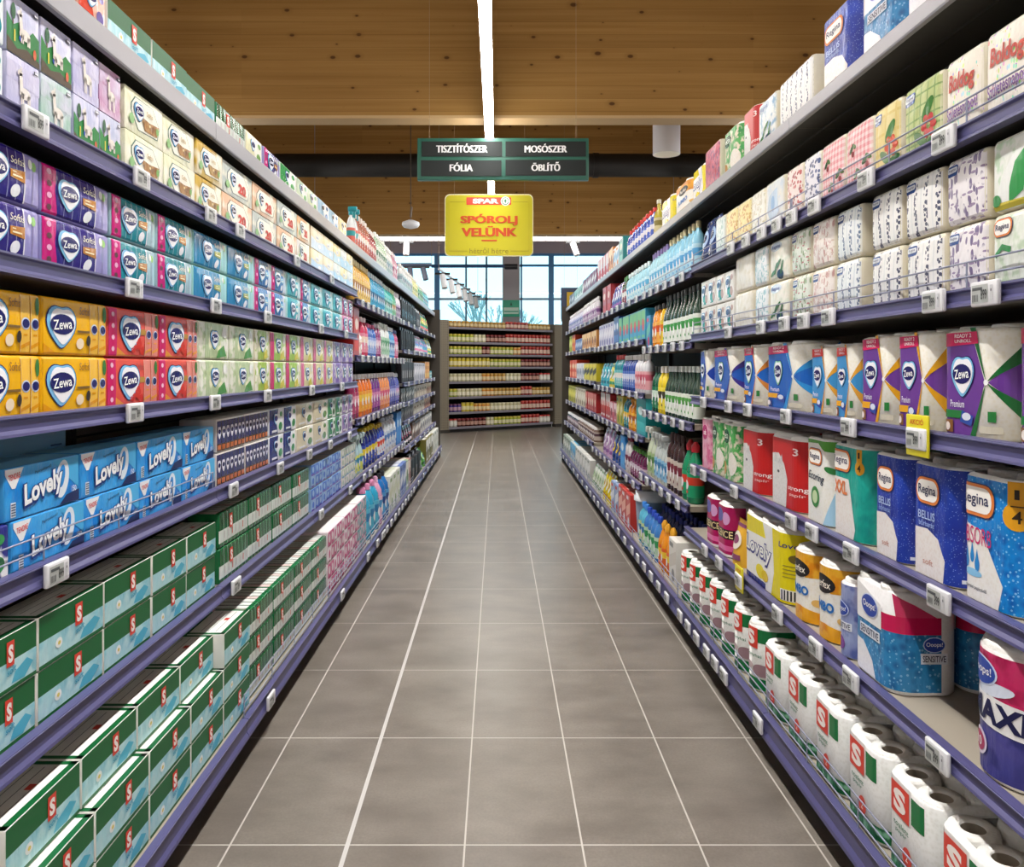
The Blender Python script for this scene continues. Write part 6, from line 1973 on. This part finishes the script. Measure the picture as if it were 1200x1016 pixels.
fill('R', NRA[0], Q[1], .86, 3.93, [(carton, C('white carton with small print', '#e6e2da', '#d6cfc4', '#8a8a86', 1), .16, .22, .25, 1, .012), (bottle, B('orange bottle with yellow top', '#e8921c', '#eaa82a', '#e2601c', '#f2cf3a', 'duck'), .09, .25, .07, 3, .014), (bottle, B('blue bottle with blue cap', '#3f7fc4', '#2a4fc0', '#bfe0c4', '#2f9a5a'), .09, .25, .07, 4, .01), (bottle, B('aqua bottle with light blue cap', '#5ab4d0', '#3f8ae0', '#d4e6a0', '#2f7ab0'), .09, .25, .07, 2, .01)])
fill('R', NRA[0], Q[1], .97, 4.2, [(bottle, B('navy bottle in back row', '#26306a', '#1f2f8a', '#4a5aa4', '#8a9ad0'), .085, .25, .07, 8, .008)], rows=2)
fill('R', NRB[6], Q[7], X, 5.95, [(carton, C('teal carton', '#1f8a8a', '#8fd0c4', '#e6e2d0'), .18, .2, .14, 1, .015), (carton, C('white blue carton', '#dfe6ec', '#8fc0e0', '#e2944a', 1), .15, .17, .14, 2, .015), (carton, C('orange carton', '#d9883a', '#f0d9b4', '#a84a1c', 2), .12, .2, .14, 2, .015), (carton, C('red and white striped carton', '#c9283c', '#f0e2e4', '#e2e2ea', 2), .16, .2, .14, 4, .015)])
fill('R', NRB[5], 1.675, X, 5.03, [(bottle, B('pale cyan bottle', '#a4dcec', '#dff0f4', '#c9ecf4', '#5ab4dc'), .09, .22, .06, 8, .012), (bottle, B('dark green bottle with red label', '#1f4a3a', '#3f8a4a', '#8a2f4a', '#dfe2dc'), .09, .22, .06, 2, .012), (pouch, dict(base='#3a4a9a', panel='#c4cbe6', accent='#8a4aa0', look='blue violet pouch'), .13, .2, .07, 4, .01), (carton, C('large red carton', '#b01f2a', '#c9343c', '#e8cfc4'), .22, .24, .2, 2, .012)])
fill('R', NRB[4], 1.40, X, 5.03, [(carton, C('blue green carton with red fish', '#3aa0c4', '#7ac48a', '#d84a5a', 2), .15, .2, .15, 7, .008), (carton, C('navy carton', '#1f3f8a', '#5a86c4', '#dfe2ec'), .14, .22, .15, 2, .01), (carton, C('white violet carton', '#cfc9de', '#e9e6f0', '#6a6ab0', 1), .14, .2, .15, 6, .01)])
fill('R', NRB[3], 1.065, X, 5.03, [(bottle, B('white bottle with rose label', '#d9d9dc', '#e2e2e0', '#e2a4a8', '#c4566a'), .08, .25, .06, 5, .01), (bottle, B('deep blue bottle with white cap', '#24459a', '#e9e6e4', '#4f74c4', '#c9d4ee'), .08, .25, .06, 6, .01), (bottle, B('teal bottle with red cap', '#1f8a96', '#d23a3a', '#6fc4c4', '#e6e2d4'), .09, .26, .06, 4, .01), (pouch, P3, .16, .2, .08, 2, .01), (pouch, dict(base='#3fb0c0', panel='#d4eef0', accent='#1f7a8a', look='aqua pouch'), .17, .2, .08, 3, .01)])
fill('R', NRB[2], .795, X, 5.02, [(carton, C('large turquoise carton', '#12a4a8', '#3fbcbc', '#dff2ee'), .34, .24, .2, 1, .012), (bottle, B('orange tube bottle', '#e8921c', '#e2a83a', '#efb43a', '#a8561c'), .11, .22, .07, 3, .012), (bottle, B('teal tube bottle', '#1f7a8a', '#e2a83a', '#3f9aa4', '#efc44a'), .1, .24, .07, 2, .012), (carton, C('yellow green carton', '#c4b83a', '#e2e0a0', '#4f8a34', 1), .14, .22, .15, 2, .012), (carton, C('rose carton', '#cf6a7a', '#efd4d8', '#8a2f44', 2), .16, .16, .15, 2, .012), (carton, C('red and white carton', '#b81f24', '#efe2dc', '#d84a3a', 2), .14, .22, .15, 4, .01)])
fill('R', NRB[1], .50, XR, 5.02, [(bottle, B('dark plum bottle with green cap', '#5a1f44', '#4f9a34', '#8a3f6a', '#d4c4d0'), .08, .2, .06, 6, .01), (bottle, B('white bottle with plum cap', '#dcdad6', '#8a2f4a', '#cfc4c8', '#7a2f4a'), .09, .25, .06, 2, .01), (carton, C('sky blue bag', '#1f8ad8', '#4fa8e8', '#dfeefa'), .2, .24, .1, 1, .012), (pouch, dict(base='#3f5aa0', panel='#e2c44a', accent='#1f3a7a', look='blue and yellow pouch'), .15, .2, .08, 3, .012), (pouch, dict(base='#c9a4cc', panel='#efe2ee', accent='#8a5a9a', look='lilac pouch'), .17, .22, .08, 3, .012)])
fill('R', NRB[0], Q[1], .86, 5.0, [(bucket, dict(look='grey blue tub with white lid'), .24, .3, .24, 1, .02), (carton, C('red detergent carton', '#c9342c', '#efb4a4', '#e2e2e8', 1), .17, .24, .25, 3, .012), (carton, C('blue and white detergent carton', '#9ab0d4', '#e6e9f0', '#c9342c', 1), .16, .22, .25, 2, .012), (pouch, dict(base='#e9d41c', panel='#f4f0d0', accent='#c49a1c', look='yellow pouch'), .12, .24, .1, 4, .012), (pouch, dict(base='#e6e9de', panel='#c4d4b0', accent='#8aa47a', look='white green pouch'), .14, .2, .1, 5, .012)])
fill('R', NRC[6], Q[7], X, 7.55, [(carton, C('plum and white carton', '#8a3f6a', '#e6dfe4', '#4a2f5a', 1), .18, .16, .14, 6, .02), (carton, C('white teal carton', '#dfe6e4', '#8fc4bc', '#4f8a86', 2), .18, .14, .14, 5, .02), (carton, C('slate carton', '#4a5268', '#c4cad4', '#8a94a8', 1), .18, .14, .14, 3, .02)])
fill('R', NRC[5], 1.675, X, 7.55, [(bottle, B('white bottle with plum label', '#e4e0e6', '#efeef0', '#c4a8c4', '#7a4a86'), .1, .22, .06, 10, .03), (bottle, B('lilac white bottle', '#cfc9dc', '#e6e4ea', '#a8a4cc', '#5a6aa4'), .1, .21, .06, 13, .03)])
fill('R', NRC[4], 1.41, X, 7.55, [(carton, C('orange brown carton', '#cf8a3c', '#e9c48a', '#8a4a1c', 2), .2, .17, .15, 6, .015), (carton, C('small blue carton', '#5a7ab8', '#c4d0e6', '#2f4a8a', 1), .18, .14, .15, 4, .015), (carton, C('orange red carton', '#d8451f', '#efa05a', '#f0d03a'), .18, .21, .15, 2, .015), (carton, C('lime carton', '#b4c034', '#e6e88a', '#5a8a24', 1), .18, .21, .15, 2, .015)])
fill('R', NRC[3], 1.095, X, 7.55, [(carton, C('yellow carton with dark figures', '#d8c81c', '#2a2a24', '#e9dc4a', 1), .26, .17, .15, 4, .015), (carton, C('white slate carton', '#c9ccd4', '#e6e6ea', '#5a6a8a', 2), .18, .18, .15, 4, .015), (carton, C('vermilion carton', '#d43f1f', '#efa07a', '#e9d4b0'), .2, .22, .15, 4, .015)])
fill('R', NRC[2], .80, X, 7.55, [(carton, C('deep red carton', '#b01f24', '#d8786a', '#efd9c4', 2), .17, .18, .15, 5, .015), (carton, C('cream and brown carton', '#d9cfb4', '#efe9d8', '#7a5a3a', 1), .2, .2, .15, 5, .015), (carton, C('yellow olive carton', '#c4bc2a', '#e9e46a', '#5a6a1c', 1), .18, .2, .15, 5, .015)])
fill('R', NRC[1], .53, XR, 7.55, [(bottle, B('brown white jar', '#8a6f62', '#e6e2de', '#cfc0b4', '#5a3a44', 'squat'), .11, .14, .1, 13, .012), (bottle, B('dark jar with pale lid', '#3a3034', '#dcd9d8', '#7a5a6a', '#c9b4bc', 'squat'), .11, .13, .1, 11, .012)])
fill('R', NRC[0], Q[1], .86, 7.55, [(carton, C('white grey carton', '#d6d6d0', '#e9e9e4', '#7a8a7a', 1), .22, .2, .3, 6, .015), (carton, C('light blue topped carton', '#c4ccc8', '#4fb4e2', '#2f7ab0', 2), .2, .2, .3, 3, .015), (carton, C('grey green carton', '#9aa89a', '#dfe2dc', '#5a6a5a', 1), .24, .2, .3, 4, .015)])

# ------------------------------------------------------------------ rack of jars across the end of the aisle
P0 = Vector((-.906, 15.1, 0))
RANG = math.atan2(1.5, 2.04)
W2 = 2.53
def rack_pt(u, back, z):
    return (P0.x + u * math.cos(RANG) - back * math.sin(RANG), P0.y + u * math.sin(RANG) + back * math.cos(RANG), z)
RZ = [.10, .378, .664, .95, 1.227, 1.465, 1.697, 1.976]
for q, lb in ((0, 'left half of the dark jar rack across the aisle end'), (1, 'right half of the dark jar rack across the aisle end')):
    u0, u1 = W2 / 2 * q + .002, W2 / 2 * (q + 1) - .002
    L = (u1 - u0) / 2
    parts = []
    m = MB()
    m.box(-L - (.0018 if q else .015), L + (.026 if q else .0018), .4, .42, .02, 2.08, P('#262321', .9, spec=.05))
    parts.append(('back_panel', m.mesh('back_panel'), None))
    m = MB()
    m.box(-L, L, .04, .4, 0, .06, P('#161516', .6))
    parts.append(('plinth', m.mesh('plinth'), None))
    for i, z in enumerate(RZ):
        m = MB()
        m.box(-L, L, .012, .4, z - .025, z, P('#5f5a55', .5))
        parts.append(('shelf', m.mesh('shelf'), None))
        si = len(parts) - 1
        m = MB()
        m.box(-L, L, 0, .011, z - .04, z + .004, P('#8b8792', .4))
        parts.append(('price_rail', m.mesh('price_rail'), si))
    r = spawn('shelving_bay', parts, rack_pt((u0 + u1) / 2, 0, 0), RANG)
    tagit(r, lb, 'shelving', 'jar rack bays')
GREENJ, YELJ, CREAM, REDJ, ORJ = ('#a9b83f', '#d6c64a', '#e6e2b8'), ('#d8c43a', '#c9b43a', '#efe6b0'), ('#cfcba0', '#ded8b4', '#f2eed8'), ('#a02a28', '#c94a3c', '#e2c4b4'), ('#d8923a', '#e2b45a', '#f0dcae')
DARKJ, WHJ, PURJ, GOLDJ = ('#5a2220', '#8a2a28', '#c49a8a'), ('#d9d6cc', '#c9302c', '#f0eee6'), ('#4a3a8a', '#6a2f5a', '#c4a0b4'), ('#b98a34', '#c9a04a', '#e6d2a0')
NAMES = {GREENJ: 'green jar', YELJ: 'yellow jar', CREAM: 'cream jar', REDJ: 'red jar', ORJ: 'orange jar', DARKJ: 'dark red jar', WHJ: 'white jar with red lid', PURJ: 'purple jar', GOLDJ: 'golden brown jar'}
ROWS = [[(WHJ, 2), (DARKJ, 7), (CREAM, 2), (GREENJ, 7), (REDJ, 5), (WHJ, 3)],
        [(PURJ, 3), (YELJ, 3), (ORJ, 4), (CREAM, 8), (REDJ, 8)],
        [(GREENJ, 2), (CREAM, 6), (ORJ, 3), (GOLDJ, 7), (REDJ, 3), (GOLDJ, 5)],
        [(CREAM, 8), (ORJ, 2), (GOLDJ, 4), (CREAM, 4), (DARKJ, 5), (WHJ, 3)],
        [(YELJ, 10), (GREENJ, 8), (DARKJ, 8)],
        [(GREENJ, 8), (DARKJ, 2), (GREENJ, 6), (ORJ, 2), (REDJ, 8)],
        [(GREENJ, 6), (CREAM, 3), (DARKJ, 5), (REDJ, 12)],
        [(GOLDJ, 14), (REDJ, 6), (GOLDJ, 6)]]
ORD = ['lowest', 'second lowest', 'third lowest', 'fourth lowest', 'fifth lowest', 'sixth lowest', 'seventh lowest', 'top']
for i, z in enumerate(RZ):
    n = sum(c for _, c in ROWS[i])
    p = (W2 - .06) / n
    q = 0
    for cols_, c in ROWS[i]:
        for _ in range(c):
            u = .03 + (q + .5) * p
            if abs(u - W2 / 2) < .045:
                u += .0
            h = .15 if i not in (7,) else .12
            h *= 1.15 if cols_ in (REDJ, YELJ) else 1.0
            k = kind(jar, .084, h, .084, body=cols_[0], cap=cols_[1], label=cols_[2], look=NAMES[cols_])
            o = spawn(k.name, k.parts, rack_pt(u, .02, z + .001), RANG)
            GOODS.append(dict(o=o, k=k, shelf='%s shelf of the jar rack' % ORD[i], layer='', row=0, y=u, rack=True))
            q += 1
# perforated end panels beside the rack
def peg_mat():
    m, t = newmat('perforated_metal', .5, .4)
    x, y, z = t.xyz(t.obj())
    a = t.math('LESS_THAN', t.math('FRACT', t.math('MULTIPLY', x, 22.0)), .4)
    b = t.math('LESS_THAN', t.math('FRACT', t.math('MULTIPLY', z, 22.0)), .4)
    t.col(t.mix(t.math('MULTIPLY', a, b), '#8f8776', '#4a443a'))
    return m
PEG = peg_mat()
for u, wd, lb in ((-.24, .22, 'tall perforated beige metal panel at the near end of the jar rack'), (W2 + .03, .26, 'tall perforated beige metal panel at the far end of the jar rack')):
    a, b = MB(), MB()
    a.box(0, wd, -.03, .0, .06, 2.1, PEG)
    b.box(0, wd, -.06, .06, 0, .06, P('#3a352e', .5))
    c = MB()
    c.box(wd - .02 if u < 0 else 0, wd if u < 0 else .02, 0, .42, .06, 2.1, P('#6e6759', .5))
    multi('perforated_panel', lb, 'panel', rack_pt(u, .0, 0), [('sheet', a), ('foot', b), ('side_sheet', c)], RANG)

# ------------------------------------------------------------------ labels for the goods
def ordinal(n):
    a = ['zeroth', 'first', 'second', 'third', 'fourth', 'fifth', 'sixth', 'seventh', 'eighth', 'ninth', 'tenth', 'eleventh', 'twelfth', 'thirteenth', 'fourteenth', 'fifteenth', 'sixteenth', 'seventeenth', 'eighteenth', 'nineteenth']
    if n < 20:
        return a[n]
    t = ('twenty', 'thirty', 'forty', 'fifty')[n // 10 - 2]
    return (t[:-1] + 'ieth') if n % 10 == 0 else t + '-' + a[n % 10]
fam = {}
for g in GOODS:
    fam.setdefault((g['k'].look, g['shelf'], g['layer'], g['row']), []).append(g)
for (look, shelf, layer, r), gs in fam.items():
    gs.sort(key=lambda g: g['y'])
    for i, g in enumerate(gs):
        words = [look]
        rk = {0: '', 1: 'second row', 2: 'third row'}[r]
        if layer and r:
            rk = layer + ' layer, ' + rk
        elif layer:
            rk = layer + (' layer' if not layer.startswith('back') else ' row')
        if rk:
            words.append(rk)

        if g.get('rack'):
            tail = ('%s from left, ' % ordinal(i + 1) if len(gs) > 1 else '') + shelf
        else:
            tail = ('%s from camera, ' % ordinal(i + 1) if len(gs) > 1 else '') + shelf
        words.append(tail)
        grp = (g['k'].cat + 's on the ' + shelf)
        lb = ', '.join(words)
        if len(lb.split()) > 16:
            lb = lb.replace(' from camera', ' along')
        tagit(g['o'], lb, g['k'].cat, grp)
bpy.data.objects.remove(_to, do_unlink=True)
